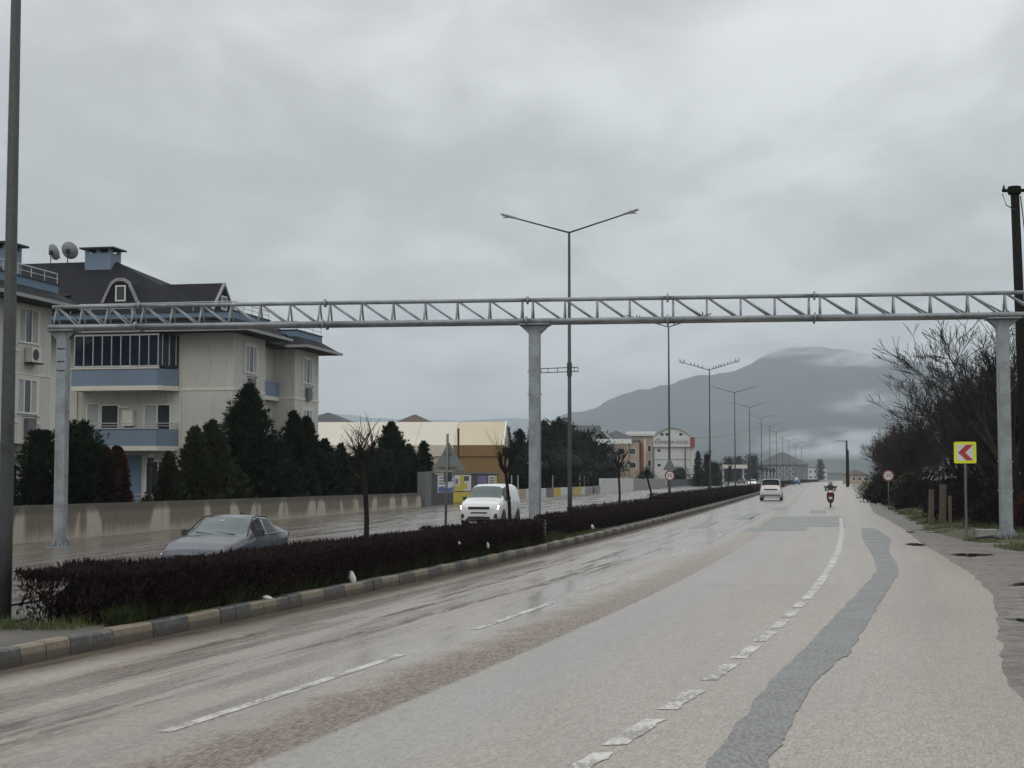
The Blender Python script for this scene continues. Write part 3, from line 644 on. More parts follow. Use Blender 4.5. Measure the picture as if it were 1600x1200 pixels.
# birds
def bird_mesh():
    m = MB(); rings = []
    for u, z, r in ((-.16, .04, .012), (-.10, .07, .03), (-.03, .11, .055), (.04, .15, .058), (.075, .20, .04), (.09, .235, .036), (.115, .245, .022), (.15, .24, .004)):
        rings.append([(u, r * .85 * math.cos(q), z + r * math.sin(q)) for q in [k * math.pi / 3 for k in range(6)]])
    for a, b in zip(rings, rings[1:]): m.prism(a, b)
    for s in (1, -1): m.tube([(0, s * .02, 0), (0, s * .02, .09)], .006, 4)
    return m.mesh('bird', 'feather', True)
bm_ = bird_mesh()
rnd = random.Random(4)
for li, spots in ((2, (-2.15, -1.95, -.55, -.05, .42, .62, .9, 1.3, 2.3)), (3, (-2.75, -2.4, -1.75, -1.4, -1.05, -.65, -.02, .4, .65, .9, 1.12, 1.4, 1.75, 2.05, 2.45, 2.8))):
    for k_, s in enumerate(spots):
        lo = lamps[li].location; q = math.atan2(-.196, .98); z = 12.11 + abs(s) * .298 + (.06 if abs(s) > 2.2 else 0)
        o = link('bird', bm_, None, (lo.x + s * math.cos(q), lo.y + s * math.sin(q), z - .005), rnd.choice((1.57, -1.57)) + rnd.uniform(-.6, .6)); o.scale = (.95,) * 3
        OR = ['first', 'second', 'third', 'fourth', 'fifth', 'sixth', 'seventh', 'eighth', 'ninth', 'tenth', 'eleventh', 'twelfth', 'thirteenth', 'fourteenth', 'fifteenth', 'sixteenth'][k_]
        tag(o, f'{OR} small dark bird from the left on the lamp behind the gantry beam' if li == 2 else f'{OR} small dark bird from the left on the bird covered lamp', 'bird', 'birds on the lamp behind the beam' if li == 2 else 'birds lining the lamp arms')

# ---------------------------------------------------------------- signs
def disc(r, z0, z1, n=28): return [[(r * math.cos(2 * math.pi * k / n), z, r * math.sin(2 * math.pi * k / n)) for k in range(n)] for z in (z0, z1)]
def speed_sign(loc, h, label, r, post_mat, rz, tri=False):
    t = thing('speed_limit_sign', label, 'road sign', loc, rz)
    MB().tube([(0, .04, 0), (0, .04, h + (.95 if tri else r * .6))], .032, 8).build('post', post_mat, t, True)
    f = MB().prism(*disc(r, .012, 0)).build('rim', 'sign_dred', t); f.location = (0, 0, h)
    w = MB().prism(*disc(r * .74, 0, -.004)).build('face', 'sign_white', t); w.location = (0, 0, h)
    text('numeral', '50', r * 1.0, 'sign_black', t, (0, -.008, h), (R(90), 0, 0), .002)
    if tri:
        a = .45; z0 = h + r + .02; p = [(-a, -.02, z0), (a, -.02, z0), (0, -.02, z0 + .78)]; q = [(x, y + .012, z) for x, y, z in p]
        MB().prism(p, q).build('triangle_back', 'sign_back', t); MB().box((0, -.012, z0 + .12), (.5, .02, .03)).build('rail', 'sign_post', t)
    return t
speed_sign((10.15, 99.0, .15), 1.93, 'round 50 speed limit sign on the median below a grey triangle', .33, 'sign_post', R(-12), True)
speed_sign((21.45, 87.7, .1), 1.97, 'round 50 speed limit sign on the right verge before bare trees', .33, 'sign_post', R(-12))
ts = thing('triangle_sign', 'grey back of a triangular warning sign on the median by the white van', 'road sign', (-1.86, 43.0, .15), R(-8))
MB().tube([(0, 0, 0), (.06, 0, 3.05)], .036, 8).build('post', 'sign_post', ts, True)
p = [(-.40, .05, 2.02), (.56, .05, 2.02), (.09, .05, 2.82)]; MB().prism(p, [(x, y + .012, z) for x, y, z in p]).build('plate', 'sign_back', ts)
for z in (2.12, 2.5): MB().box((.06, .03, z), (.5 if z < 2.3 else .22, .025, .035)).build('rail', 'sign_post', ts)
MB().prism([(-.05, .045, 1.7), (.16, .045, 1.72), (.2, .045, 1.85), (.16, .045, 1.98), (-.05, .045, 1.97)], [(-.05, .06, 1.7), (.16, .06, 1.72), (.2, .06, 1.85), (.16, .06, 1.98), (-.05, .06, 1.97)]).build('small_plate', 'panel_dark', ts)
ch = thing('chevron_sign', 'yellow bordered square chevron sign with red arrow on the right verge', 'road sign', (14.53, 49.3, .1), R(-14))
MB().box((0, .05, 1.2), (.07, .06, 2.5)).build('post', 'sign_post', ch)
def rsq(a, r, y):
    out = []
    for cx, cz, q0 in ((a - r, a - r, 0), (-a + r, a - r, 90), (-a + r, -a + r, 180), (a - r, -a + r, 270)):
        for k in range(4): q = R(q0 + 30 * k); out.append((cx + r * math.cos(q), y, cz + r * math.sin(q)))
    return out
o = MB().prism(rsq(.345, .05, .014), rsq(.345, .05, 0)).build('border', 'sign_yellow', ch); o.location = (0, 0, 2.68)
o = MB().prism([(-.255, 0, -.255), (.255, 0, -.255), (.255, 0, .255), (-.255, 0, .255)][::-1], [(-.255, -.004, -.255), (.255, -.004, -.255), (.255, -.004, .255), (-.255, -.004, .255)][::-1]).build('face', 'sign_white', ch); o.location = (0, 0, 2.68)
cv = [(-.215, -.005), (.03, .25), (.25, .25), (.005, -.005), (.25, -.25), (.03, -.25)]
m = MB(); m.prism([(x, -.005, z) for x, z in (cv[0], cv[1], cv[2], cv[3])], [(x, -.008, z) for x, z in (cv[0], cv[1], cv[2], cv[3])]); m.prism([(x, -.005, z) for x, z in (cv[0], cv[3], cv[4], cv[5])], [(x, -.008, z) for x, z in (cv[0], cv[3], cv[4], cv[5])])
o = m.build('arrow', 'sign_red', ch); o.location = (0, 0, 2.68)

# ---------------------------------------------------------------- bare trees
def branch(m, p, d, L, r, depth, rnd, spread, up, nside=3, kids=(2, 4), shrink=.74, rmin=.011):
    q = p; dirn = d.normalized(); n = 3 if depth > 2 else 2; pts = [p]; rad = [r]
    for i in range(n):
        dirn = (dirn + Vector((rnd.gauss(0, .13), rnd.gauss(0, .13), rnd.gauss(up * .08, .08)))).normalized(); q = q + dirn * L / n; pts.append(q); rad.append(max(rmin, r * (1 - .4 * (i + 1) / n)))
    m.tube(pts, rad, nside if r < .05 else 6, False)
    if depth == 0: return
    for k in range(rnd.randint(*kids)):
        t = rnd.uniform(.45, 1) if k else 1.0; i = min(n, max(1, round(t * n))); b = pts[i]
        nd = (dirn + Vector((rnd.gauss(0, spread), rnd.gauss(0, spread), rnd.gauss(up, spread * .6)))).normalized()
        branch(m, b, nd, L * shrink * rnd.uniform(.75, 1.15), rad[i] * rnd.uniform(.55, .8), depth - 1, rnd, spread, up, nside, kids, shrink, rmin)
def bare_tree(label, loc, h, seed, stems=1, spread=.5, depth=6, mat='bark_grey', lean=(0, 0), group=None, trunk_r=None):
    rnd = random.Random(seed); t = thing('bare_tree', label, 'tree', loc, 0, group)
    tr = MB(); cr = MB(); r0 = trunk_r or h * .016
    for s in range(stems):
        a = s / stems * 6.28 + rnd.random(); k = 0 if stems == 1 else .25
        p0 = Vector((k * math.cos(a), k * math.sin(a), -.15)); d = Vector((k * 1.2 * math.cos(a) + lean[0], k * 1.2 * math.sin(a) + lean[1], 1)).normalized()
        th = h * rnd.uniform(.2, .3); mid = p0 + d * th * .5 + Vector((rnd.gauss(0, .04), rnd.gauss(0, .04), 0)) * th; p1 = p0 + d * th
        tr.tube([p0, mid, p1], [r0 * 1.25, r0, r0 * .85], 8, False)
        for b in range(3): branch(cr, p1 if b else mid, (d + Vector((rnd.gauss(0, spread), rnd.gauss(0, spread), .2))).normalized(), h * .24, r0 * .7, depth - 1, rnd, spread, .16)
    tr.build('trunk', mat, t, True); cr.build('crown', mat, t); return t
# the right-hand thicket: nearest trees unique, the others copies of them, each turned and scaled on its own
RT = [((19.0, 58, .2), 9.2, 21, 4, 'tall bare tree nearest behind the right gantry column'), ((21.4, 68, .2), 8.2, 22, 4, 'bare tree with upright branches left of the chevron sign'), ((24.4, 80, .2), 7.4, 23, 4, 'spreading bare tree reaching out towards the road')]
protos = []
for loc, h, sd, st, lab in RT: protos.append(bare_tree(lab, loc, h, sd, st, .42, 6, 'bark_grey', group='bare trees on the right'))
more = [((23.5, 60, .2), 1, .95, 'bare tree at the right edge behind the utility pole'), ((22.4, 74, .2), 0, .92, 'bare tree in the second row behind the chevron sign'), ((27.2, 90, .2), 1, .75, 'bare tree left of the right speed limit sign post'),
        ((28.4, 108, .2), 2, .85, 'bare tree beyond the right speed limit sign'), ((33.4, 130, .2), 0, .74, 'fine twigged bare tree beyond the thicket corner'), ((37.8, 150, .2), 1, .88, 'distant bare tree near the far utility poles'),
        ((27, 78, .2), 2, 1.05, 'bare tree deep inside the right thicket'), ((31, 96, .2), 0, .9, 'bare tree at the back of the right thicket'), ((44.2, 176, .2), 2, 1.05, 'farthest bare tree of the right hand row'), ((22.5, 52, .2), 2, .9, 'bare tree partly cut by the right picture edge')]
for i, (loc, k, s, lab) in enumerate(more):
    o = copy_tree(protos[k]); o.location = loc; o.rotation_euler = (0, 0, 1.1 + i * 1.7); o.scale = (s, s, s); tag(o, lab)
for i, (x, Y, k, s, lab) in enumerate(((20.8, 62, 1, .85, 'dense bare tree just right of the chevron sign'), (22.9, 73, 2, .8, 'bare tree with low boughs above the pale planks'), (25.8, 85, 0, .66, 'bare tree above the verge speed limit sign'), (26.4, 100, 1, .72, 'bare tree just past the verge speed limit sign'), (30.7, 118, 2, .85, 'dense low bare tree further along the right verge'), (35.6, 140, 1, .84, 'bare tree beside the bend of the right verge'), (53, 212, 0, .9, 'bare tree near the far end of the right hand row'), (62, 245, 1, 1.1, 'bare tree just right of the distant utility poles'), (47.5, 190, 0, .85, 'bare tree left of the farthest bushes on the right'), (28.5, 88, 0, 1.0, 'tall bare tree in the back row of the thicket'), (25.5, 68, 2, 1.0, 'tall bare tree behind the right utility pole'))):
    o = copy_tree(protos[k]); o.location = (x, Y, .2); o.rotation_euler = (0, 0, .4 + i * 2.3); o.scale = (s, s, s); tag(o, lab)
# pollarded trees on the median
def pollard(loc, h, seed, lean, label, top=1.2):
    rnd = random.Random(seed); t = thing('pollarded_tree', label, 'tree', loc, 0, 'pollarded trees on the median'); tr = MB(); cr = MB()
    p1 = Vector((lean[0], lean[1], h)); tr.tube([(0, 0, -.1), tuple(p1 * .45 + Vector((.03, 0, 0))), tuple(p1)], [.075, .06, .062], 8, False); tr.build('trunk', 'bark', t, True)
    for k in range(5):
        a = k * 1.26 + rnd.random(); d = Vector((math.cos(a) * .55, math.sin(a) * .55, 1)).normalized(); L = top * rnd.uniform(.35, .6); q = p1 + d * L
        cr.tube([p1 - Vector((0, 0, .05)), p1 + d * L * .5 + Vector((rnd.gauss(0, .04), rnd.gauss(0, .04), 0)), q], [.05, .042, .045], 6, False)
        for j in range(9):
            b = p1 + d * L * rnd.uniform(.5, 1); dd = Vector((rnd.gauss(0, .5), rnd.gauss(0, .5), 1)).normalized(); l = top * rnd.uniform(.25, .75)
            cr.tube([b, b + dd * l * .5 + Vector((rnd.gauss(0, .04), rnd.gauss(0, .04), 0)), b + dd * l], [.011, .008, .003], 3, False)
            if rnd.random() < .6: e = b + dd * l * .5; cr.tube([e, e + Vector((rnd.gauss(0, .2), rnd.gauss(0, .2), .25))], [.006, .002], 3, False)
    cr.build('crown', 'bark', t); return t
pollard((-3.36, 35.6, .15), 2.05, 31, (-.06, 0), 'pollarded bare tree on the median beside the grey sedan', 1.25)
pollard((-.05, 52, .15), 2.0, 32, (-.16, 0), 'leaning pollarded tree in front of the white van', 1.5)
pollard((5.62, 80.5, .15), 2.3, 33, (-.05, 0), 'slim pollarded tree standing just right of the banner lamp', 1.5)
pollard((8.75, 95, .15), 1.9, 34, (-.42, 0), 'crooked pollarded trunk leaning left before the speed sign', .7)
pollard((23.6, 169, .15), 2.6, 35, (.35, 0), 'pollarded tree leaning right in the far pair', .8); pollard((22.9, 168, .15), 2.7, 36, (-.2, 0), 'pollarded tree leaning left in the far pair', .8)
pollard((18.1, 142, .15), 3.2, 37, (0, 0), 'pollarded tree near the bird covered lamp', 1.3)
for i, Y in enumerate((252, 268, 287, 305)): pollard((P(Y) + .6, Y, .15), 2.6, 40 + i, (.1, 0), ['first', 'second', 'third', 'fourth'][i] + ' of the tiny far pollarded trees left of the white minivan', 1.2)
# ---------------------------------------------------------------- conifers and evergreens
def spray_mesh(m, rnd, p, d, L, w):
    d = d.normalized(); s = d.cross(Vector((rnd.gauss(0, .5), rnd.gauss(0, .5), 1))).normalized()
    for k in (-1, 0, 1):
        e = (d + s * .45 * k + Vector((0, 0, rnd.gauss(0, .15)))).normalized(); q = s * w * .5
        m.quad(tuple(p), tuple(p + e * L * .5 + q), tuple(p + e * L), tuple(p + e * L * .45 - q))
def conifer(label, loc, h, r, mat, seed, n=2600, shape='cone', cat='conifer', group='conifers behind the garden wall', tip=.35, top=None):
    rnd = random.Random(seed); t = thing('conifer', label, cat, loc, rnd.random() * 6, group)
    MB().tube([(0, 0, -.2), (0, 0, h * .9)], [max(.06, h * .018), .02], 6, False).build('trunk', 'bark', t)
    def rad(u):
        if shape == 'cone': return r * (1 - u) ** .92 * (.8 + .2 * min(1, u / .12))
        if shape == 'egg': return r * math.sqrt(max(0, 1 - ((u - .38) / .63) ** 2))
        if shape == 'column': return r * min(1, (1 - u) * 3.2) ** .6
        return r * math.sqrt(max(0, 1 - (2 * u - 1) ** 2)) ** .7
    m = MB(); lobes = [(rnd.random() * 6.28, rnd.random(), rnd.uniform(-.5, .5)) for _ in range(18)]
    def lob(a, u): return 1 + sum(k * math.exp(-((math.remainder(a - b, 6.283)) ** 2) * 3 - (u - c) ** 2 * 60) for b, c, k in lobes)
    nb = max(60, n // 16) if shape in ('cone', 'egg') else 0
    for _ in range(nb):
        u0 = rnd.random() ** 1.2 * .96; a0 = rnd.random() * 6.283; R0 = rad(u0) * lob(a0, u0); ln = R0 * rnd.uniform(.85, 1.35) + .035 * h * (1 - u0); rise = rnd.uniform(.15, .75) + tip * .5
        for k in range(9):
            s_ = .35 + .65 * k / 8; q0 = ln * s_; sz = h * .05 * (1.35 - s_ * .75) * rnd.uniform(.7, 1.3) + .05
            p = Vector((q0 * math.cos(a0) + rnd.gauss(0, sz * .4), q0 * math.sin(a0) + rnd.gauss(0, sz * .4), .05 + u0 * h * .95 + q0 * rise * s_ * .55))
            if p.z > h * 1.02: continue
            spray_mesh(m, rnd, p, Vector((math.cos(a0), math.sin(a0), rise + rnd.gauss(.3, .3))), sz, sz * .3)
    for _ in range(n if not nb else n // 2):
        u = rnd.random() ** 1.25 * .985; a = rnd.random() * 6.283; rr_ = rad(u) * lob(a, u) * rnd.uniform(.5, 1.1 if rnd.random() < .75 else 1.32); p = Vector((rr_ * math.cos(a), rr_ * math.sin(a), .05 + u * h * .97))
        sz = h * .062 * rnd.uniform(.6, 1.5) * (1.25 - .7 * u) + .05
        spray_mesh(m, rnd, p, Vector((math.cos(a), math.sin(a), tip + rnd.gauss(0, .25) + u * .9)), sz, sz * .32)
    m.build('crown', mat, t)
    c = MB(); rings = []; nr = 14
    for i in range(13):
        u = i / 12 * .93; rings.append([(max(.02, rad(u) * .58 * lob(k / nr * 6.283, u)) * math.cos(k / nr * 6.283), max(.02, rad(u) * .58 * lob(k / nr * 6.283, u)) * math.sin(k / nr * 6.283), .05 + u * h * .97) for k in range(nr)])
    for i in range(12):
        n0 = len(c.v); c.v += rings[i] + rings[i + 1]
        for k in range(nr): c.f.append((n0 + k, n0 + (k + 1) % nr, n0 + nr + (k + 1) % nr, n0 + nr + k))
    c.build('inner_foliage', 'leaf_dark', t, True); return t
def cz(x, b, y_top, zg=.3):
    """place behind the wall: bearing from the photograph's geometry, b metres behind the wall line"""
    r = (x - 800) / 2400; a = (r * .196 * b + 27.8 + .9806 * b) / (.196 - r * .9806); p = ab(a, b); return p, 2 + (745 - y_top) / 2400 * p.y - zg
def con(x, b, yt, wpx, mat, seed, label, shape='cone', n=2400, **k):
    p, h = cz(x, b, yt); conifer(label, (p.x, p.y, .3), h, wpx / 2400 * p.y / 2 * 1.38, mat, seed, n, shape, **k)
con(62, 2.5, 670, 42, 'leaf_conifer', 51, 'dark shrubby conifer at the far left beside the lamp post', 'egg')
con(118, 2.0, 655, 62, 'leaf_conifer', 52, 'broad dark conifer standing behind the left gantry column', 'egg', 3000)
con(152, 1.6, 690, 40, 'leaf_conifer', 53, 'low dark conifer left of the reddish thuja', 'egg')
con(164, 1.3, 698, 22, 'leaf_red', 54, 'reddish brown columnar thuja, left one of the pair', 'column'); con(184, 1.4, 697, 20, 'leaf_red', 55, 'reddish brown columnar thuja, right one of the pair', 'column')
con(264, 1.2, 705, 42, 'leaf_thuja', 56, 'clipped dark cone shaped thuja beside the garden lamp', 'cone', 2600, tip=.6)
con(305, 2.4, 664, 62, 'leaf_thuja', 57, 'olive thuja with twin tips, left half', 'cone', 2800, tip=.8); con(332, 2.2, 655, 74, 'leaf_thuja', 58, 'olive thuja with twin tips, taller right half', 'cone', 3000, tip=.8)
con(388, 2.6, 597, 92, 'leaf_conifer', 59, 'tallest dark conifer in front of the apartment corner', 'cone', 4200, tip=.5)
con(425, 2.0, 690, 60, 'leaf_conifer', 60, 'low dark conifer filling the gap beside the tallest one', 'egg'); con(458, 2.6, 640, 52, 'leaf_conifer', 61, 'twin tipped tall conifer before the far bay, left stem', 'cone', 3000); con(478, 2.5, 648, 60, 'leaf_conifer', 62, 'twin tipped tall conifer before the far bay, right stem', 'cone', 3000)
con(508, 2.0, 684, 58, 'leaf_conifer', 63, 'dark conifer right of the twin tipped pair', 'cone'); con(533, 2.4, 692, 46, 'leaf_thuja', 64, 'olive conifer left of the pollarded tree on the wall side', 'cone'); con(556, 2.0, 706, 50, 'leaf_conifer', 65, 'low conifer directly behind the pollarded tree', 'egg')
con(612, 2.6, 658, 66, 'leaf_conifer', 66, 'tall dark conifer in front of the beige tent', 'cone', 3600, tip=.9); con(585, 2.0, 700, 50, 'leaf_conifer', 67, 'low dark conifer left of the tall tent conifer', 'egg'); con(640, 2.2, 693, 46, 'leaf_conifer', 68, 'small dark conifer right of the tall tent conifer', 'cone'); con(662, 3.0, 688, 36, 'leaf_conifer', 69, 'slender conifer beside the grey site gate pillar', 'cone')
# evergreens beyond the site entrance
ev = [(775, 12, 668, 34, 'leaf_dark', 'cone', 'dark fir just behind the tent end'), (826, 5, 690, 60, 'leaf_dark', 'egg', 'broad dark evergreen hidden by the middle gantry column'), (800, 4, 705, 50, 'leaf_dark', 'egg', 'dark evergreen behind the leaning pollarded tree'), (893, 4, 690, 50, 'leaf_dark', 'egg', 'dark evergreen directly behind the banner lamp pole'), (765, 5, 690, 34, 'leaf_grey', 'cone', 'small grey green cypress right of the tent'), (790, 9, 662, 40, 'leaf_dark', 'cone', 'dark pointed fir beside the tent gable'), (812, 8, 668, 46, 'leaf_dark', 'cone', 'dark fir left of the middle gantry column'),
      (858, 8, 655, 60, 'leaf_dark', 'egg', 'tall dark evergreen right of the middle gantry column'), (880, 14, 650, 40, 'leaf_dark', 'egg', 'dark evergreen against the gabled houses'), (870, 3, 698, 80, 'leaf_grey', 'round', 'rounded grey green shrub hanging over the painted wall'),
      (908, 7, 668, 70, 'leaf_dark', 'egg', 'big dark ivy clad evergreen behind the banner lamp'), (930, 5, 690, 56, 'leaf_dark', 'egg', 'dark evergreen beside the white canopy'), (838, 4, 712, 60, 'leaf_dark', 'round', 'low dark shrub behind the painted wall'), (945, 3, 716, 50, 'leaf_dark', 'round', 'dark rounded shrub left of the white block wall'), (905, 2.5, 735, 44, 'leaf_dark', 'round', 'low dark shrub right of the rounded grey one')]
for i, (x, b, yt, wp, mt, sh, lab) in enumerate(ev): con(x, b, yt, wp, mt, 80 + i, lab, sh, 1500, cat='tree', group='evergreens past the site entrance')
far = [(1090, 330, 703, 18, 'cone', 'pointed dark conifer right of the college'), (1103, 345, 708, 16, 'cone', 'second pointed conifer right of the college'), (1112, 350, 718, 44, 'egg', 'dark rounded shrub right of the college'), (1138, 640, 712, 26, 'round', 'distant dark tree above the cream canopy'), (1153, 660, 711, 22, 'round', 'distant dark tree right above the cream canopy'), (1175, 650, 708, 24, 'round', 'distant dark tree left of the hipped house'),
       (1281, 1100, 716, 11, 'round', 'tiny dark tree at the far end of the road'), (1060, 330, 728, 34, 'round', 'low dark shrub below the college'), (1010, 300, 735, 40, 'round', 'low dark shrubs beside the slat fence')]
for i, (x, Y, yt, wp, sh, lab) in enumerate(far):
    conifer(lab, ((x - 800) / 2400 * Y, Y, -.1), 2.1 + (745 - yt) / 2400 * Y, wp / 2400 * Y / 2, 'leaf_dark', 110 + i, 900, sh, 'tree', 'far trees left of the road')
# brambles and undergrowth below the right thicket
def bush(label, loc, h, r, mat, seed, n=1300):
    rnd = random.Random(seed); t = thing('bush', label, 'bush', loc, 0, 'undergrowth on the right'); m = MB()
    for _ in range(n):
        u = rnd.random() ** 1.1; a = rnd.random() * 6.283; q = r * math.sqrt(max(.02, 1 - u * u)) * rnd.uniform(.5, 1.0); p = Vector((q * math.cos(a), q * math.sin(a), u * h))
        L = rnd.uniform(.12, .4) * (.6 + h * .12); d = Vector((math.cos(a) * .7 + rnd.gauss(0, .4), math.sin(a) * .7 + rnd.gauss(0, .4), rnd.gauss(.6, .4))).normalized()
        if rnd.random() < .5:
            s = Vector((rnd.gauss(0, 1), rnd.gauss(0, 1), 0)).normalized() * .012; m.tri(tuple(p - s), tuple(p + s), tuple(p + d * L * 1.7))
        else: s = d.cross(Vector((rnd.gauss(0, 1), rnd.gauss(0, 1), rnd.gauss(0, 1)))).normalized() * L * .2; m.quad(tuple(p), tuple(p + d * L * .3 + s), tuple(p + d * L * .7), tuple(p + d * L * .3 - s))
    m.build('foliage', mat, t)
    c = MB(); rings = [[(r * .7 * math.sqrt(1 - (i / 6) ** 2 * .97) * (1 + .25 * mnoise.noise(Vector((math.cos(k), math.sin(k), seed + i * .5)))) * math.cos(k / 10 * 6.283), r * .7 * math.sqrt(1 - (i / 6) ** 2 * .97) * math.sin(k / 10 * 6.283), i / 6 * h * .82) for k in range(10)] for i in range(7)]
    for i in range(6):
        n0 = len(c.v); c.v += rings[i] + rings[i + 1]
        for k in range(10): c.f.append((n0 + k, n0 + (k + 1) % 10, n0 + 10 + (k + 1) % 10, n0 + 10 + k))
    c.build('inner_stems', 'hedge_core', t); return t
BU = [(27.4, 108, 2.8, 2.2, 'twig_purple', 'dark brush just past the verge speed sign'), (31.5, 128, 3.0, 2.6, 'leaf_dark', 'dense dark brush along the receding right verge'), (37, 150, 3.2, 3, 'twig_purple', 'dense brown brush along the receding right verge'), (44, 178, 3.4, 3.4, 'leaf_dark', 'dense dark brush near the end of the right verge'), (52, 212, 3.6, 3.8, 'twig_purple', 'brown brush before the distant utility poles'), (58, 235, 2.2, 3.5, 'leaf_dark', 'far dark bush below the distant utility poles'), (66, 268, 2.6, 4, 'leaf_dark', 'far dark bush at the foot of the armed utility pole'), (74, 296, 3.0, 4, 'twig_purple', 'farthest brown brush right of the road'), (17.9, 57, 1.3, 1.2, 'twig_purple', 'dark brush directly behind the chevron sign post'), (19.2, 64, 2.0, 2.0, 'twig_purple', 'dark brush behind the pale planks'), (21.0, 71, 2.2, 2.2, 'leaf_dark', 'dark tangled brush left of the pale planks'), (23.0, 80, 2.3, 2.4, 'twig_purple', 'dark brush right of the verge speed sign'), (24.6, 92, 2.2, 2.2, 'leaf_dark', 'dark brush behind the verge speed sign'),
      (25.6, 99, 2.2, 1.5, 'leaf_ivy', 'dark green bush left of the verge speed sign'), (29, 118, 1.8, 2.2, 'leaf_dark', 'low dark bush past the verge speed sign'), (33, 138, 1.6, 2.2, 'leaf_ivy', 'low green bush further along the right verge'), (20.5, 55, 2.4, 2.2, 'twig_purple', 'dark brush right of the chevron sign'), (24, 63, 2.8, 2.6, 'leaf_dark', 'tall dark brush behind the utility pole'), (27, 72, 2.8, 3, 'twig_purple', 'tall dark brush deep in the thicket'), (30, 86, 2.8, 3, 'leaf_dark', 'tall dark brush at the back of the thicket'), (17.4, 51.5, 1.4, .9, 'leaf_red', 'rusty brown bush left of the right gantry column'), (40, 165, 2.2, 2.8, 'leaf_dark', 'far low bush near the distant utility poles'), (48, 195, 2.4, 3.2, 'leaf_dark', 'farthest low bush on the right verge'), (20.2, 49.5, 2.2, 1.4, 'leaf_dark', 'dark brush at the right edge behind the pole')]
for i, (x, Y, h, r, mt, lab) in enumerate(BU): bush(lab, (x, Y, vz(x, Y) - .1), h, r, mt, 140 + i)

# ---------------------------------------------------------------- roadside objects on the right
up = thing('utility_pole', 'thick dark wooden utility pole with crossarm at the right edge', 'utility pole', (17.4, 52.3, .1), 0)
MB().tube([(.12, 0, 0), (-.12, 0, 11.8)], [.19, .145], 12).build('pole', 'wood_pole', up, True)
MB().tube([(-.55, 0, 11.72), (.75, -.1, 11.72)], .06, 8).build('crossarm', 'wood_pole', up); MB().tube([(-.13, 0, 11.6), (-.13, 0, 11.86)], .22, 10).build('cap', 'wood_pole', up)
for x in (-.5, .35): MB().lathe([(.001, 0), (.045, .01), (.05, .06), (.025, .09), (.045, .12), (.001, .16)], 8, (x, -.02, 11.76)).build('insulator', 'panel_dark', up)
for i, pts in enumerate(([(.0, -.22, 11.5), (.14, -.24, 10), (.2, -.25, 8), (.25, -.26, 6), (.28, -.27, 2.2)], [(.75, -.1, 11.65), (.55, -.2, 10.6), (.3, -.24, 9.8), (.26, -.25, 8.4), (.4, -.25, 6.4), (.3, -.25, 4)], [(.3, -.2, 8.2), (.6, -.3, 8.0), (.55, -.3, 7.5), (.3, -.2, 7.4)], [(-.55, 0, 11.6), (-.45, -.1, 11.2), (-.15, -.2, 11.0)])):
    m = MB(); m.tube(pts, .02, 5); m.build('cable', 'cable', up)
MB().box((.36, -.35, 3.0), (.34, .22, 1.15)).build('junction_box', 'panel_dark', up); MB().tube([(.34, -.3, 2.4), (.34, -.3, .0)], .05, 8).build('conduit', 'sign_back', up)
for i, (x, Y, h, lab) in enumerate(((66.4, 305, 9.2, 'distant dark utility pole with a short lamp arm'), (69.5, 318, 7.6, 'second distant utility pole just right of the armed one'))):
    u = thing('utility_pole', lab, 'utility pole', (x, Y, 0), 0); MB().tube([(0, 0, 0), (0, 0, h)], [.24, .17], 8).build('pole', 'wood_pole', u, True)
    if i == 0:
        MB().tube([(0, 0, h - .15), (-1.7, 0, h - .05)], .06, 6).build('arm', 'wood_pole', u); MB().box((-1.85, 0, h - .12), (.6, .25, .14)).build('lamp_head', 'lens', u)
for x, Y, w, h, lab in ((16.75, 61.6, .2, 1.45, 'pale upright plank left of the wider one on the verge'), (17.15, 61.4, .26, 1.65, 'wide pale upright plank in the verge thicket'), (17.4, 61.2, .12, 1.2, 'narrow pale plank right of the wider one')):
    m = MB(); m.box((0, 0, h / 2 - .2), (w, .06, h)); o = m.build('plank', 'plank'); o.location = (x, Y, .25); o.rotation_euler = (R(2), R(random.uniform(-2, 2)), .2); tag(o, lab, 'plank', 'pale planks on the verge')
cb = MB().box((0, 0, .12), (.62, .5, .42)).build('concrete_block', 'concrete'); cb.location = (14.72, 47.8, .05); cb.rotation_euler = (0, 0, grz); b = cb.modifiers.new('b', 'BEVEL'); b.width = .02; tag(cb, 'grey concrete block beside the right gantry column foot', 'concrete block')
ke = MB(); pts = [(13.2, 44.6), (14.0, 44.2), (14.7, 43.6), (15.4, 43.1), (16.3, 42.2), (17.2, 41)]
for a, b in zip(pts, pts[1:]):
    d = (Vector(b) - Vector(a)).normalized() * .08; nn = (-d.y, d.x); ke.prism([(a[0] - nn[0], a[1] - nn[1], -.05), (b[0] - nn[0], b[1] - nn[1], -.05), (b[0] + nn[0], b[1] + nn[1], -.05), (a[0] + nn[0], a[1] + nn[1], -.05)], [(a[0] - nn[0], a[1] - nn[1], .1), (b[0] - nn[0], b[1] - nn[1], .1), (b[0] + nn[0], b[1] + nn[1], .1), (a[0] + nn[0], a[1] + nn[1], .1)])
struct('verge_kerb', ke, 'concrete')
pi = MB().tube([(0, 0, .02), (.35, -.5, .1), (.5, -1.1, .02)], .045, 8).build('pipe', 'cable'); pi.location = (14.2, 47.2, .1); tag(pi, 'short dark pipe lying on the grass below the chevron sign', 'pipe')
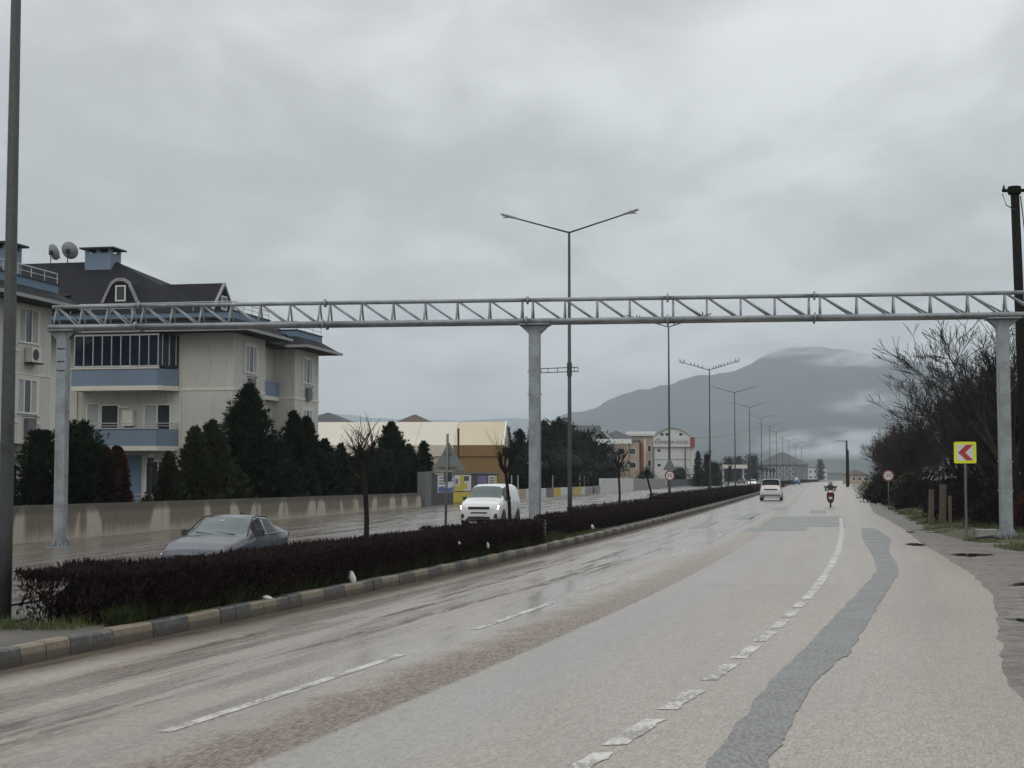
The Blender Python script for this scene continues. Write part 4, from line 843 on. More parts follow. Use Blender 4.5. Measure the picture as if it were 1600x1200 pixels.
# litter on the median
def bag(loc, s, seed, label, name='plastic_bag'):
    rnd = random.Random(seed); m = MB(); n = 12; rings = []
    for i in range(8):
        u = i / 7; r = (.05 + .075 * math.sin(math.pi * (u * .72 + .12))) * (1 - .35 * u); rings.append([(r * (1 + .28 * mnoise.noise(Vector((math.cos(k) * 2, math.sin(k) * 2, u * 3 + seed)))) * math.cos(k / n * 6.283) - u * .05, r * math.sin(k / n * 6.283), u * .25 + .015 * rnd.random()) for k in range(n)])
    rings[-1] = [(x, y, z + (.03 if k in (1, 2, 5, 6) else -.012)) for k, (x, y, z) in enumerate(rings[-1])]
    for i in range(7):
        n0 = len(m.v); m.v += rings[i] + rings[i + 1]
        for k in range(n): m.f.append((n0 + k, n0 + (k + 1) % n, n0 + n + (k + 1) % n, n0 + n + k))
    m.poly(rings[-1]); o = m.build(name, 'bag', None, True); o.location = loc; o.scale = s; o.rotation_euler = (0, 0, rnd.random()); tag(o, label, 'litter'); return o
bag((K(26.4) - .12, 26.4, .19), (.62, .62, .72), 1, 'upright crumpled white plastic bag at the kerb edge'); bag((K(22.9) - .13, 22.9, .19), (.8, .8, .22), 2, 'small flat white scrap on the median near the hedge foot', 'paper_scrap')
b = bag((K(35.5) - .14, 35.5, .36), (.35, .35, .5), 3, 'pale grey bag caught low in the hedge near the column'); bag((K(33.2) - .18, 33.2, .55), (.3, .3, .25), 4, 'tiny white scrap caught in the hedge twigs', 'paper_scrap'); bag((K(50.5) - .3, 50.5, .3), (.5, .5, .5), 5, 'pale bag at the hedge foot right of the middle column')
# ---------------------------------------------------------------- apartment blocks on the left
RN = math.atan2(-.196, .9806)     # local x axis = towards the road, local y axis = along the road away from the camera
def bx(x0, x1, y0, y1, z0, z1): return MB().box(((x0 + x1) / 2, (y0 + y1) / 2, (z0 + z1) / 2), (abs(x1 - x0), abs(y1 - y0), abs(z1 - z0)))
def window(par, axis, c, at, w, z0, z1, panes=2, curtain=True, sill=True, sides=1, door=False):
    """window on a wall: axis 'x' = wall facing local +x at x=at, axis 'y' = wall facing local -y at y=at"""
    fr = MB(); n = panes; t = .07
    def pc(u0, u1, za, zb, d0, d1):
        return ((at + d0 + at + d1) / 2, (u0 + u1) / 2, (za + zb) / 2), (abs(d1 - d0), u1 - u0, zb - za) if axis == 'x' else None
    def add(m, u0, u1, za, zb, d0, d1):
        if axis == 'x': m.box((at + (d0 + d1) / 2, (u0 + u1) / 2, (za + zb) / 2), (d1 - d0, u1 - u0, zb - za))
        else: m.box(((u0 + u1) / 2, at - (d0 + d1) / 2, (za + zb) / 2), (u1 - u0, d1 - d0, zb - za))
    a, b = c - w / 2, c + w / 2
    add(fr, a, b, z1 - t, z1, .004, .07); add(fr, a, b, z0, z0 + t, .004, .07); add(fr, a, a + t, z0 + t, z1 - t, .004, .07); add(fr, b - t, b, z0 + t, z1 - t, .004, .07)
    for i in range(1, n): u = a + (b - a) * i / n; add(fr, u - t / 2, u + t / 2, z0 + t, z1 - t, .004, .07)
    f = fr.build('window', 'upvc', par)
    for i in range(n):
        m = MB(); u0 = a + (b - a) * i / n + t * .5; u1 = a + (b - a) * (i + 1) / n - t * .5; add(m, u0 + .01, u1 - .01, z0 + t, z1 - t, .004, .03); m.build('pane', 'curtain' if curtain and (i % 3 != 1) else 'glass', f)
    if sill:
        tr = MB()
        add(tr, a - .18, b + .18, z1 + .01, z1 + .14, .003, .06); add(tr, a - .18, a - .02, z0 - .1, z1 + .01, .003, .06); add(tr, b + .02, b + .18, z0 - .1, z1 + .01, .003, .06); tr.build('surround', 'cream_trim', f)
        m = MB(); add(m, a - .28, a + .12, z0 - .42, z0 - .3, .003, .05); m.build('sill_bracket', 'cream_trim', f); m = MB(); add(m, b - .12, b + .28, z0 - .42, z0 - .3, .003, .05); m.build('sill_bracket', 'cream_trim', f)
    return f
def rail(par, pts, h, nb, mat='alu'):
    m = MB(); m.tube([(x, y, z + h) for x, y, z in pts], .03, 5); m.tube([(x, y, z + h * .5) for x, y, z in pts], .02, 5)
    for (a, b) in zip(pts, pts[1:]):
        n = max(1, int(math.dist(a, b) / nb))
        for i in range(n + 1): t = i / n; p = [a[k] + (b[k] - a[k]) * t for k in range(3)]; m.tube([p, (p[0], p[1], p[2] + h)], .022, 4)
    return m.build('roof_railing' if h < .7 else 'railing', mat, par)
def frustum(par, name, mat, r0, z0, r1, z1):
    f = lambda r, z: [(r[0], r[2], z), (r[1], r[2], z), (r[1], r[3], z), (r[0], r[3], z)]
    return MB().prism(f(r0, z0), f(r1, z1)).build(name, mat, par)
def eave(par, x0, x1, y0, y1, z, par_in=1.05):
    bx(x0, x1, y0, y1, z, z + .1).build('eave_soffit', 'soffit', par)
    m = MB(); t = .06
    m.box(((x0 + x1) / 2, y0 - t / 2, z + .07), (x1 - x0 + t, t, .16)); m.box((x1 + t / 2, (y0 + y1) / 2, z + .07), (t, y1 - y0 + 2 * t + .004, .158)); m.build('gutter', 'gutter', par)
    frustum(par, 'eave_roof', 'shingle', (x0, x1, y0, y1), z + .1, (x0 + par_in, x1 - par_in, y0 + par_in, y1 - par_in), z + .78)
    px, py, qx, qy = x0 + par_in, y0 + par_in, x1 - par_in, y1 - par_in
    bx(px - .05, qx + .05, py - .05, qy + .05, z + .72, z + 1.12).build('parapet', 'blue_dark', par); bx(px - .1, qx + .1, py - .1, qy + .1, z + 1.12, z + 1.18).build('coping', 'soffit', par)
    rail(par, [(px + .1, py, z + 1.18), (qx, py, z + 1.18), (qx, qy, z + 1.18)], .5, 1.2)
def flowerbox(par, c, at, z0, z1, w=.75):
    m = MB(); m.box((at + .12, c, (z0 + z1) / 2), (.2, w, z1 - z0)); o = m.build('balconette', 'panel_grey', par); m = MB(); m.tube([(at + .26, c - w * .75, z1 + .08), (at + .26, c + w * .75, z1 + .08)], .018, 5); m.tube([(at + .02, c - w * .75, z1 + .08), (at + .26, c - w * .75, z1 + .08)], .018, 5); m.tube([(at + .02, c + w * .75, z1 + .08), (at + .26, c + w * .75, z1 + .08)], .018, 5); m.build('guard_rail', 'dark_iron', o)

o2 = ab(84.4, 4); B2 = thing('apartment_building', 'cream three storey apartment block with blue balconies and dark steep roof', 'building', (o2.x, o2.y, 0), RN)
for x0, x1, y0, y1 in ((-15, 0, 0, 4.85), (-15, -1.4, 4.85, 10), (-15, 0, 10, 14.5)): bx(x0, x1, y0, y1, -.4, 9.87).build('wall', 'cream', B2)
for z in (3.5, 6.72):
    for x0, x1, y0, y1 in ((-3.05, .03, -.03, 4.88), (-1.5, .03, 9.97, 14.53)): bx(x0, x1, y0, y1, z, z + .16).build('string_course', 'cream_trim', B2)
for y0, y1 in ((4.9, 9.95),):
    for z in (3.5, 6.72):
        bx(-1.38, -.98, y0, y1, z - .12, z + .12).build('balcony_slab', 'cream_trim', B2); bx(-1.1, -1.0, y0, y1, z + .12, z + 1.0).build('balcony_front', 'blue', B2)
        window(B2, 'x', 7.4, -1.4, 2.2, z + .2, z + 2.5, 2, False, False)
    bx(-1.38, -1.3, 5.0, 9.9, .2, 3.3).build('recess_wall', 'blue', B2)
for c in (2.5, 12.3):
    for z in (7.78, 4.58): window(B2, 'x', c, 0, 1.75, z, z + 1.6, 3); flowerbox(B2, c, 0, z - 1.02, z - .28)
    window(B2, 'x', c, 0, 1.6, 1.2, 2.7, 3)
eave(B2, -15.5, 1.2, -1.35, 6.0, 9.87); eave(B2, -15.4, 1.15, 8.85, 15.7, 9.80); bx(-15, -.2, 6.06, 8.78, 9.84, 10.3).build('eave_link', 'soffit', B2)
# balconies facing the camera
def balcony(z, enclosed):
    q = [(-8.9, -1.3), (-3.85, -1.3), (-3.1, -.02), (-8.9, -.02)]
    MB().prism([(x, y, z - .25) for x, y in q], [(x, y, z) for x, y in q]).build('balcony_slab', 'cream_trim', B2)
    m = MB(); n = .1
    m.prism([(-8.9, -1.26, z), (-3.9, -1.26, z), (-3.9, -1.16, z), (-8.9, -1.16, z)], [(-8.9, -1.26, z + .92), (-3.9, -1.26, z + .92), (-3.9, -1.16, z + .92), (-8.9, -1.16, z + .92)])
    m.prism([(-3.895, -1.262, z), (-3.15, -.03, z), (-3.25, -.03, z), (-3.98, -1.2, z)], [(-3.895, -1.262, z + .92), (-3.15, -.03, z + .92), (-3.25, -.03, z + .92), (-3.98, -1.2, z + .92)])
    m.build('balcony_front', 'blue', B2); bx(-8.95, -3.8, -1.3, -1.12, z + .925, z + .99).build('parapet_cap', 'cream_trim' if enclosed else 'alu', B2)
    if not enclosed: rail(B2, [(-8.6, -1.2, z + .96), (-3.9, -1.2, z + .96), (-3.2, -.05, z + .96)], .28, 3)
    else:
        zt = 9.86; fr = MB(); xs = [-8.75 + i * (4.9 / 9) for i in range(10)]
        fr.box((-6.3, -1.21, z + 1.06), (5.0, .08, .1)); fr.box((-6.3, -1.21, zt - .12), (5.0, .08, .1))
        for x in xs: fr.box((x, -1.22, (z + 1.06 + zt) / 2), (.04, .09, zt - z - 1.2))
        for i in range(3): t = (i + .6) / 3; fr.box((-3.85 + .68 * t, -1.21 + 1.15 * t, (z + 1.06 + zt) / 2), (.05, .05, zt - z - 1.2))
        f = fr.build('glazing_frame', 'alu', B2)
        for x in xs[:-1]: bx(x + .035, x + 4.9 / 9 - .035, -1.2, -1.18, z + 1.1, zt - .15).build('pane', 'glass_navy', f)
        MB().quad((-3.83, -1.18, z + 1.0), (-3.18, -.06, z + 1.0), (-3.18, -.06, zt - .1), (-3.83, -1.18, zt - .1)).build('pane', 'glass_navy', f)
balcony(6.95, True); balcony(3.67, False)
window(B2, 'y', -8.2, 0, .8, 3.9, 6.1, 1, True, False); window(B2, 'y', -7.2, 0, 1.1, 3.75, 6.0, 1, False, False); window(B2, 'y', -4.4, 0, 1.6, 3.75, 6.0, 2, True, False)
window(B2, 'y', -4.3, 0, 1.5, 1.0, 2.9, 2, False, False); bx(-6.6, -5.3, -.06, -.005, .4, 3.2).build('blue_panel', 'blue_dark', B2); rail(B2, [(-6.9, -.9, .6), (-3.4, -.9, .6)], .45, 3)
bx(-9.2, -3.0, -1.1, -.004, -.3, .62).build('ground_parapet', 'cream', B2)
for x in (-9.2, -3.04): MB().tube([(x, -.06, .3), (x, -.06, 9.8)], .045, 6).build('downpipe', 'cream_trim', B2)
# main hipped roof with dormers
rf = MB(); a, b, c, d = (-17, -.5, 10.6), (-.4, -.5, 10.6), (-.4, 14.2, 10.6), (-17, 14.2, 10.6); r0, r1 = (-17, 4.4, 14.65), (-9.2, 4.4, 14.65)
rf.quad(a, b, r1, r0); rf.tri(b, c, r1); rf.quad(c, d, r0, r1); rf.tri(d, a, r0); rf.quad(d, c, b, a)
roof = rf.build('roof', 'shingle', B2)
def arch(cx, y, z, w, h, s=1.0): return [(cx + u * w * s, y, z + v * h) for u, v in ((-.5, 0), (-.42, .28), (-.24, .86), (-.1, 1.0), (.1, 1.0), (.24, .86), (.42, .28), (.5, 0))]
MB().prism(arch(-7.2, 1.0, 11.75, 2.2, 1.35), arch(-7.2, 4.2, 11.75, 2.2, 1.35)).build('dormer', 'shingle', roof)
tr = MB(); A1, A2 = arch(-7.2, .93, 11.72, 2.35, 1.45), arch(-7.2, .93, 11.72, 2.0, 1.27)
for i in range(len(A1) - 1): tr.prism([A1[i], A1[i + 1], A2[i + 1], A2[i]], [(p[0], p[1] + .12, p[2]) for p in (A1[i], A1[i + 1], A2[i + 1], A2[i])])
tr.build('dormer_trim', 'gutter', roof); window(roof, 'y', -7.15, .99, .62, 11.85, 12.75, 1, False, False)
# dormer facing the road
MB().prism([(-1.7, .9, 11.3), (-1.7, 4.3, 11.3), (-1.7, 2.6, 12.95)], [(-6.5, .9, 11.3), (-6.5, 4.3, 11.3), (-6.5, 2.6, 12.95)]).build('dormer', 'shingle', roof)
tr = MB()
for y in (.9, 4.3): tr.prism([(-1.72, y, 11.3), (-1.72, 2.6, 12.98), (-1.72, 2.6, 12.8), (-1.72, y + (.16 if y < 2 else -.16), 11.3)], [(-1.58, y, 11.3), (-1.58, 2.6, 12.98), (-1.58, 2.6, 12.8), (-1.58, y + (.16 if y < 2 else -.16), 11.3)])
tr.build('dormer_trim', 'gutter', roof); window(roof, 'x', 2.6, -1.68, .8, 11.4, 12.2, 1, False, False)
for x, y, z in ((-10.9, 1.6, 12.35), (-10.4, .9, 11.75), (-9.7, .3, 11.3)): MB().box((x, y, z), (.9, .5, .1)).build('roof_light', 'panel_dark', roof)
def chimney(par, x0, x1, y0, y1, z0, z1):
    c = bx(x0, x1, y0, y1, z0, z1 - .28).build('chimney', 'blue', par)
    for x in (x0 + .1, (x0 + x1) / 2, x1 - .1): 
        for y in (y0 + .1, y1 - .1): MB().box((x, y, z1 - .17), (.2, .2, .22)).build('chimney_leg', 'blue', c)
    bx(x0 - .25, x1 + .25, y0 - .25, y1 + .25, z1 - .06, z1 + .03).build('chimney_cap', 'soffit', c)
chimney(roof, -10.75, -9.1, 3.7, 5.0, 13.6, 15.35)
def dish(loc, r, rz, tilt, label):
    t = thing('satellite_dish', label, 'satellite dish', loc, rz, 'satellite dishes on the roof'); m = MB()
    prof = [(r * k / 6, (k / 6) ** 2 * r * .28) for k in range(7)]; m.lathe([(max(.001, a), b) for a, b in prof], 20); m.lathe([(max(.001, a), b - .012) for a, b in prof], 20)
    o = m.build('reflector', 'dish', t, True); o.location = (0, 0, r * 1.55); o.rotation_euler = (R(90 - tilt), 0, 0)
    MB().tube([(0, .1, -.3), (0, .1, r * 1.55)], .03, 6).build('mast', 'dark_iron', t); MB().tube([(0, .05, r * .75), (0, -r * .95, r * 1.05)], .015, 5).build('feed_arm', 'dark_iron', t); MB().box((0, -r * .95, r * 1.08), (.09, .1, .09)).build('feed_horn', 'dark_iron', t); MB().box((0, .12, r * 1.5), (.2, .12, .25)).build('bracket', 'dark_iron', t)
def lp(o, x, y, z): p = Vector((o.x, o.y, 0)) + N2 * x + D2 * y; return (p.x, p.y, z)
dish(lp(o2, -13.2, 4.4, 14.5), .50, R(140), 22, 'left satellite dish on the roof ridge, narrower seen'); dish(lp(o2, -12.15, 4.4, 14.5), .54, R(165), 24, 'right satellite dish on the roof ridge beside the blue chimney')
bo = thing('water_heater', 'white boiler hanging on the open balcony wall', 'boiler', lp(o2, -6.0, -.03, 4.7), RN)
bx(-.32, .32, -.36, -.02, .1, .95).build('casing', 'appliance', bo); bx(-.2, .2, -.28, -.05, -.25, .1).build('pipework', 'panel_dark', bo); MB().tube([(0, -.2, .95), (0, -.2, 1.1), (-.5, -.5, 1.15)], .06, 8).build('flue', 'appliance', bo)

o1 = ab(71.6, 8); B1 = thing('apartment_building', 'cream apartment bay cut by the left picture edge behind the lamp post', 'building', (o1.x, o1.y, 0), RN)
bx(-9, 0, -15, 0, 3.5, 9.87).build('wall', 'cream', B1); bx(-9, -1.0, -15, -.3, -.4, 3.48).build('ground_floor', 'cream', B1); bx(-.6, -.1, -.9, -.35, -.3, 3.47).build('pillar', 'blue', B1); bx(-.7, -.15, -1.9, -1.1, 2.9, 3.47).build('downstand', 'cream_trim', B1)
bx(-9.02, .03, -15, .03, 6.62, 6.72).build('string_course', 'cream_trim', B1)
for c in (-2.2, -7.5, -12):
    for z in (8.05, 4.85): window(B1, 'x', c, 0, 1.8, z, z + 1.6, 3)
flowerbox(B1, -2.0, 0, 3.95, 4.65); window(B1, 'x', -1.9, -1.0, 1.5, .8, 2.6, 2, True, False); bx(-.95, -.2, -3.5, -.4, .2, .75).build('ground_balcony', 'blue', B1)
eave(B1, -10, 1.2, -15.5, 1.25, 9.87); frustum(B1, 'roof', 'shingle', (-9.5, -.2, -15, .4), 10.6, (-8, -5, -14, -5.5), 13.9); chimney(B1, -3.4, -1.7, -1.2, .2, 10.6, 12.9); bx(-9.5, -6, -.2, 3.6, -.3, 9.6).build('link_wing', 'cream', B1); bx(-9.9, -5.6, -.5, 4, 9.62, 9.8).build('link_eave', 'soffit', B1)
ac = thing('air_conditioner', 'white air conditioner unit below the upper left window', 'air conditioner', lp(o1, .05, -2.0, 7.2), RN)
bx(0, .34, -.45, .45, 0, .68).build('casing', 'appliance', ac); MB().lathe([(.26, 0), (.26, .02), (.001, .02)], 16, (.34, -.12, .34), 'x').build('fan_grille', 'panel_dark', ac); bx(-.0, .4, -.5, .5, -.08, -.01).build('bracket', 'dark_iron', ac)

# ---------------------------------------------------------------- garden wall and what follows along the left carriageway
struct('garden', strip(lambda y: Wl(y) - 80, lambda y: Wl(y) - .3, .3, .3, ys(20, 115, 4, 1.02), 2), 'garden')
gw = thing('garden_wall', 'long stained concrete garden wall along the left carriageway', 'wall'); a = 38.0; k = 0
while a < 109.0:
    a1 = min(a + 3.0, 109.6); p, q = ab(a + .008, 0), ab(a1 - .008, 0); m = MB(); zt = lambda s: 1.0 - .002 * (s - 50); t = -N2 * .22
    f = random.uniform(-.008, .008) * N2
    zb0, zb1 = zl(p.y) - .1, zl(q.y) - .1
    P8 = [p + f, q + f, q + f + t, p + f + t]; m.prism([(v.x, v.y, z) for v, z in zip(P8, (zb0, zb1, zb1, zb0))], [(v.x, v.y, z) for v, z in zip(P8, (zt(a), zt(a1), zt(a1), zt(a)))])
    m.uv = [(a, 0), (a1, 0), (a1, 0), (a, 0), (a, 1.28), (a1, 1.28), (a1, 1.28), (a, 1.28)]; m.build('wall_panel', 'wall', gw); a = a1; k += 1
gl = thing('garden_lamp', 'thin black garden lamp post behind the garden wall', 'lamp', cz(236, 1.0, 700)[0], 0)
gl.location.z = .3; MB().tube([(0, 0, 0), (0, 0, 2.2)], .05, 8).build('post', 'dark_iron', gl); MB().lathe([(.02, 2.2), (.12, 2.25), (.16, 2.5), (.2, 2.52), (.02, 2.68)], 8).build('lantern', 'dark_iron', gl)
A0 = lambda x: 27.8 / (.196 - .9806 * (x - 800) / 2400)
RD = math.atan2(.9806, .196)
sb_ = A0(663); so = ab(sb_, 0); SB = thing('site_hoarding', 'grey roadside hoarding with pasted posters beside the site entrance', 'hoarding', (so.x, so.y, -.1), RD)
L = lambda x: A0(x) - sb_
def pan(name, x0, x1, z0, z1, mat, d=.0, th=.05, par=None): return bx(L(x0) + .02, L(x1) - .02, d - th, d, z0, z1).build(name, mat, par or SB)
bx(L(660), L(669), -.25, .35, -.1, 2.45).build('pillar', 'panel_grey', SB); pan('panel', 669, 684, 0, 2.3, 'panel_dark', .1); pan('panel', 684, 709, 0, 2.25, 'panel_dark', .12); pan('panel', 709, 739, 0, 2.3, 'panel_dark', .11); pan('panel', 739, 780, 0, 2.35, 'panel_dark', .12); pan('top_rail', 669, 780, 2.36, 2.5, 'panel_grey', .1, .12)
w1 = pan('poster', 685, 710, .95, 2.2, 'post_white', .06, .02); x0, x1 = L(686), L(709)
m = MB(); n = 14
for i in range(n):
    u0, u1 = i / n, (i + 1) / n; f = lambda u: 1.33 + .07 * math.sin(u * 7); m.quad((x0 + (x1 - x0) * u0, .036, .98), (x0 + (x1 - x0) * u1, .036, .98), (x0 + (x1 - x0) * u1, .036, f(u1)), (x0 + (x1 - x0) * u0, .036, f(u0)))
m.build('wave', 'post_blue', w1)
for z, e in ((2.02, .86), (1.8, .95), (1.6, .5)):
    m = MB(); u = .06; rnd = random.Random(int(z * 100))
    while u < e: w = rnd.uniform(.03, .09); m.box((x0 + (x1 - x0) * (u + w / 2), .035, z), ((x1 - x0) * w * .9, .006, .1)); u += w + .012
    m.build('line_of_print', 'post_ink', w1)
w2 = pan('poster', 711, 737, 1.0, 2.25, 'post_white', .05, .02); x0, x1 = L(711), L(737)
for u0, u1, z0, z1, mt in ((.02, .5, 1.0, 1.45, 'post_yellow'), (.3, .55, 1.45, 2.2, 'post_yellow'), (.55, .85, 1.78, 2.15, 'post_ink'), (.5, .75, 1.15, 1.6, 'post_yellow'), (.05, .2, 1.55, 1.95, 'post_violet')): bx(x0 + (x1 - x0) * u0, x0 + (x1 - x0) * u1, .018, .029, z0, z1).build('print_block', mt, w2)
pan('lower_panel', 709, 739, .12, .92, 'post_yellow', .05, .03); w3 = pan('poster', 747, 762, 1.05, 2.2, 'post_violet', .06, .02); w4 = pan('poster', 764, 777, 1.05, 2.2, 'post_white', .06, .02)
for i in range(4): bx(L(766), L(773), .03, .039, 1.35 + i * .2, 1.45 + i * .2).build('line_of_print', 'post_ink', w4)
bx(L(774), L(777), .03, .039, 1.1, 2.15).build('print_block', 'post_yellow', w4)
rp = MB().tube([(0, 0, 0), (0, 0, 6.0)], .09, 8).build('rusty_post', 'rust_post'); rp.location = ab(A0(739), 1.2, -.1); tag(rp, 'tall dark red steel post rising behind the poster hoarding', 'post')
# low painted wall with posts
pw0 = A0(796); po = ab(pw0, 0); PW = thing('painted_wall', 'low roadside wall painted in white, yellow and mauve blocks', 'wall', (po.x, po.y, -.1), RD)
seq = [(796, 801, 'concrete'), (801, 811, 'white_render'), (811, 822, 'tan_render'), (822, 840, 'white_render'), (840, 853, 'white_render'), (853, 865, 'mauve_block'), (865, 876, 'yellow_block'), (876, 887, 'white_render'), (887, 896, 'concrete'), (896, 907, 'yellow_block'), (907, 914, 'white_render'), (914, 930, 'concrete')]
for x0, x1, mt in seq: bx(A0(x0) - pw0, A0(x1) - pw0 - .02, 0, .25, -.1, .95).build('block', mt, PW)
for x in (801, 811, 865, 907, 914): bx(A0(x) - pw0 - .06, A0(x) - pw0 + .06, .05, .15, .955, 2.25).build('fence_post', 'concrete', PW)
ww0 = A0(932); wo = ab(ww0, -.5); WW = thing('block_wall', 'white painted boundary wall with horizontal grooves by the road', 'wall', (wo.x, wo.y, -.1), RD)
for i in range(6): bx(0, A0(984) - ww0, .0, .2, i * .32 + .0, i * .32 + .305).build('course', 'white_render', WW)
bx(-3.2, -1.0, -.1, .4, 0, 1.0).build('pier', 'concrete', WW)
sf0 = A0(986); sfo = ab(sf0, 0); SF = thing('slat_fence', 'grey vertical slat fence left of the median speed sign', 'fence', (sfo.x, sfo.y, -.1), RD)
n = 22; Ls = A0(1040) - sf0
for i in range(n): bx(Ls * i / n + .25, Ls * (i + 1) / n - .25, 0, .06, 0, 1.75 + .05 * (i % 3)).build('slat', 'concrete', SF)
bx(0, Ls, .061, .12, 1.2, 1.32).build('rail', 'panel_grey', SF)
df0 = A0(1042); dfo = ab(df0, 0); DF = thing('dark_fence', 'dark low fence below the college along the road', 'fence', (dfo.x, dfo.y, -.1), RD); Ld = A0(1108) - df0
for i in range(14): bx(Ld * i / 14 + .05, Ld * (i + 1) / 14 - .05, 0, .08, .3, 1.6).build('panel', 'panel_dark', DF)
bx(0, Ld, -.02, .1, 0, .29).build('plinth', 'concrete', DF)

# ---------------------------------------------------------------- tent, houses, college
TT = thing('event_tent', 'long beige tent hall with a yellow end behind the conifers', 'tent', (-10, 150, 0), R(-2))
def tent_part(x0, x1, rm, wm_):
    m = MB(); m.quad((x0, -7, 4.95), (x1, -7, 4.95), (x1, 0, 7.35), (x0, 0, 7.35)); m.quad((x0, 0, 7.35), (x1, 0, 7.35), (x1, 7, 4.95), (x0, 7, 4.95)); m.build('roof_fabric', rm, TT)
    bx(x0 + .005, x1 - .005, -7.02, -6.98, 3.9, 4.94).build('valance', 'tent' if rm == 'tent' else 'tent_orange', TT); bx(x0, x1, -6.9, 6.9, -.3, 3.9).build('side_wall', wm_, TT)
for i in range(4): tent_part(-9.6 + i * 3.6 + .01, -9.6 + (i + 1) * 3.6 - .01, 'tent', 'tent_wall')
tent_part(4.81, 9.4, 'tent_yellow', 'tent_orange')
MB().tri((9.42, -7, 4.95), (9.42, 7, 4.95), (9.42, 0, 7.35)).build('gable', 'tent', TT); MB().tube([(9.45, -7, 4.95), (9.45, 0, 7.38), (9.45, 7, 4.95)], .09, 6).build('gable_beam', 'upvc', TT)
def house(name, label, loc, rz, w, d, h, wall, roofm, rh, kind='hip', rows=2, cols=4, over=.6, gable_trim=False, group=None, glass='glass', y0=1.0):
    t = thing(name, label, 'building', loc, rz, group); bx(-w / 2, w / 2, 0, d, -.3, h).build('wall', wall, t); m = MB()
    a, b, c, e = (-w / 2 - over, -over, h + .01), (w / 2 + over, -over, h + .01), (w / 2 + over, d + over, h + .01), (-w / 2 - over, d + over, h + .01)
    if kind == 'hip':
        k = min(w, d) / 2; r0, r1 = ((-w / 2 + k, d / 2, h + rh), (w / 2 - k, d / 2, h + rh)) if w >= d else ((0, k, h + rh), (0, d - k, h + rh))
        if w >= d: m.quad(a, b, r1, r0); m.quad(c, e, r0, r1); m.tri(b, c, r1); m.tri(e, a, r0)
        else: m.tri(a, b, r0); m.quad(b, c, r1, r0); m.tri(c, e, r1); m.quad(e, a, r0, r1)
        m.quad(e, c, b, a)
    elif kind == 'gable': m.prism([a, b, (0, -over, h + rh)], [e, c, (0, d + over, h + rh)])
    elif kind == 'side': m.prism([a, e, (-w / 2 - over, d / 2, h + rh)], [b, c, (w / 2 + over, d / 2, h + rh)])
    else: bx_ = m.box((0, d / 2, h + .15), (w + 2 * over, d + 2 * over, .28))
    r = m.build('roof', roofm, t)
    if gable_trim:
        for s in (-1, 1): MB().prism([(s * (w / 2 + over), -over - .05, h), (0, -over - .05, h + rh), (0, -over - .05, h + rh - .35), (s * (w / 2 + over - .5), -over - .05, h)], [(s * (w / 2 + over), -over - .25, h), (0, -over - .25, h + rh), (0, -over - .25, h + rh - .35), (s * (w / 2 + over - .5), -over - .25, h)]).build('gable_board', 'upvc', t)
    for i in range(rows):
        z = y0 + i * (h - y0) / max(1, rows)
        for j in range(cols):
            x = -w / 2 + w * (j + .5) / cols; f = bx(x - w / cols * .3, x + w / cols * .3, -.06, -.004, z, z + min(1.5, (h - y0) / max(1, rows) * .6)).build('window', 'upvc', t)
            bx(x - w / cols * .24, x + w / cols * .24, -.075, -.062, z + .1, z + min(1.5, (h - y0) / max(1, rows) * .6) - .1).build('pane', glass, f)
    return t
def hx(x, Y): return (x - 800) / 2400 * Y
house('house', 'house with a wide brown gable roof showing above the tent', (hx(645, 280), 280, 0), 0, 12.3, 12, 10.6, 'tan_render', 'roof_brown', 3.0, 'hip', 1, 2, .4, y0=9)
house('house', 'grey roofed house between the apartment block and the tent', (hx(500, 220), 220, 0), R(-8), 8.5, 10, 9.4, 'grey_render', 'roof_grey', 2.0, 'hip', 1, 2, .4, y0=8)
house('house', 'dark gabled house with white gable boards behind the evergreens', (hx(850, 300), 300, 0), R(-6), 6.5, 12, 10.2, 'grey_render', 'roof_grey', 3.4, 'gable', 2, 3, .4, True, y0=4)
house('house', 'dark roofed house next to the white gable boards', (hx(876, 310), 312, 0), R(-6), 9, 12, 11.2, 'grey_render', 'roof_grey', 2.8, 'hip', 2, 3, .4, y0=4)
house('house', 'house with flat topped dormers behind the banner lamp', (hx(908, 330), 330, 0), R(-6), 7, 10, 11.0, 'white_render', 'roof_grey', 2.2, 'side', 2, 3, .4, y0=5)
house('house', 'small gabled house with white boards left of the college', (hx(938, 340), 340, 0), R(-6), 5.5, 12, 9.8, 'grey_render', 'roof_grey', 3.0, 'gable', 2, 2, .4, True, y0=4)
house('house', 'long dark roofed house behind the white canopy', (hx(962, 360), 362, 0), R(-6), 11, 12, 10.5, 'tan_render', 'roof_grey', 2.6, 'hip', 2, 4, .4, y0=4)
cp = thing('canopy', 'white flat canopy behind the dark evergreens', 'canopy', (hx(958, 260), 260, 0), R(-6)); bx(-3.2, 3.0, 0, 5, 7.6, 8.4).build('canopy_roof', 'roof_white', cp)
for x in (-2.8, 0, 2.7): bx(x - .12, x + .12, .3, .5, 0, 7.59).build('post', 'panel_grey', cp)
tb = thing('tan_building', 'tan building with a red vertical stripe left of the college', 'building', (hx(995, 370), 370, 0), R(-6)); bx(-5.2, 3.6, 0, 12, -.3, 11.8).build('wall', 'tan_render', tb); bx(-5.6, 4.0, -.5, 12, 11.81, 12.3).build('roof', 'white_render', tb); bx(.2, 1.3, -.3, -.01, 0, 10).build('red_stripe', 'brick_red', tb); bx(-.5, -.1, -.25, -.01, 0, 11).build('pilaster', 'cream_trim', tb); bx(1.7, 2.2, -.25, -.01, 0, 11).build('pilaster', 'cream_trim', tb)
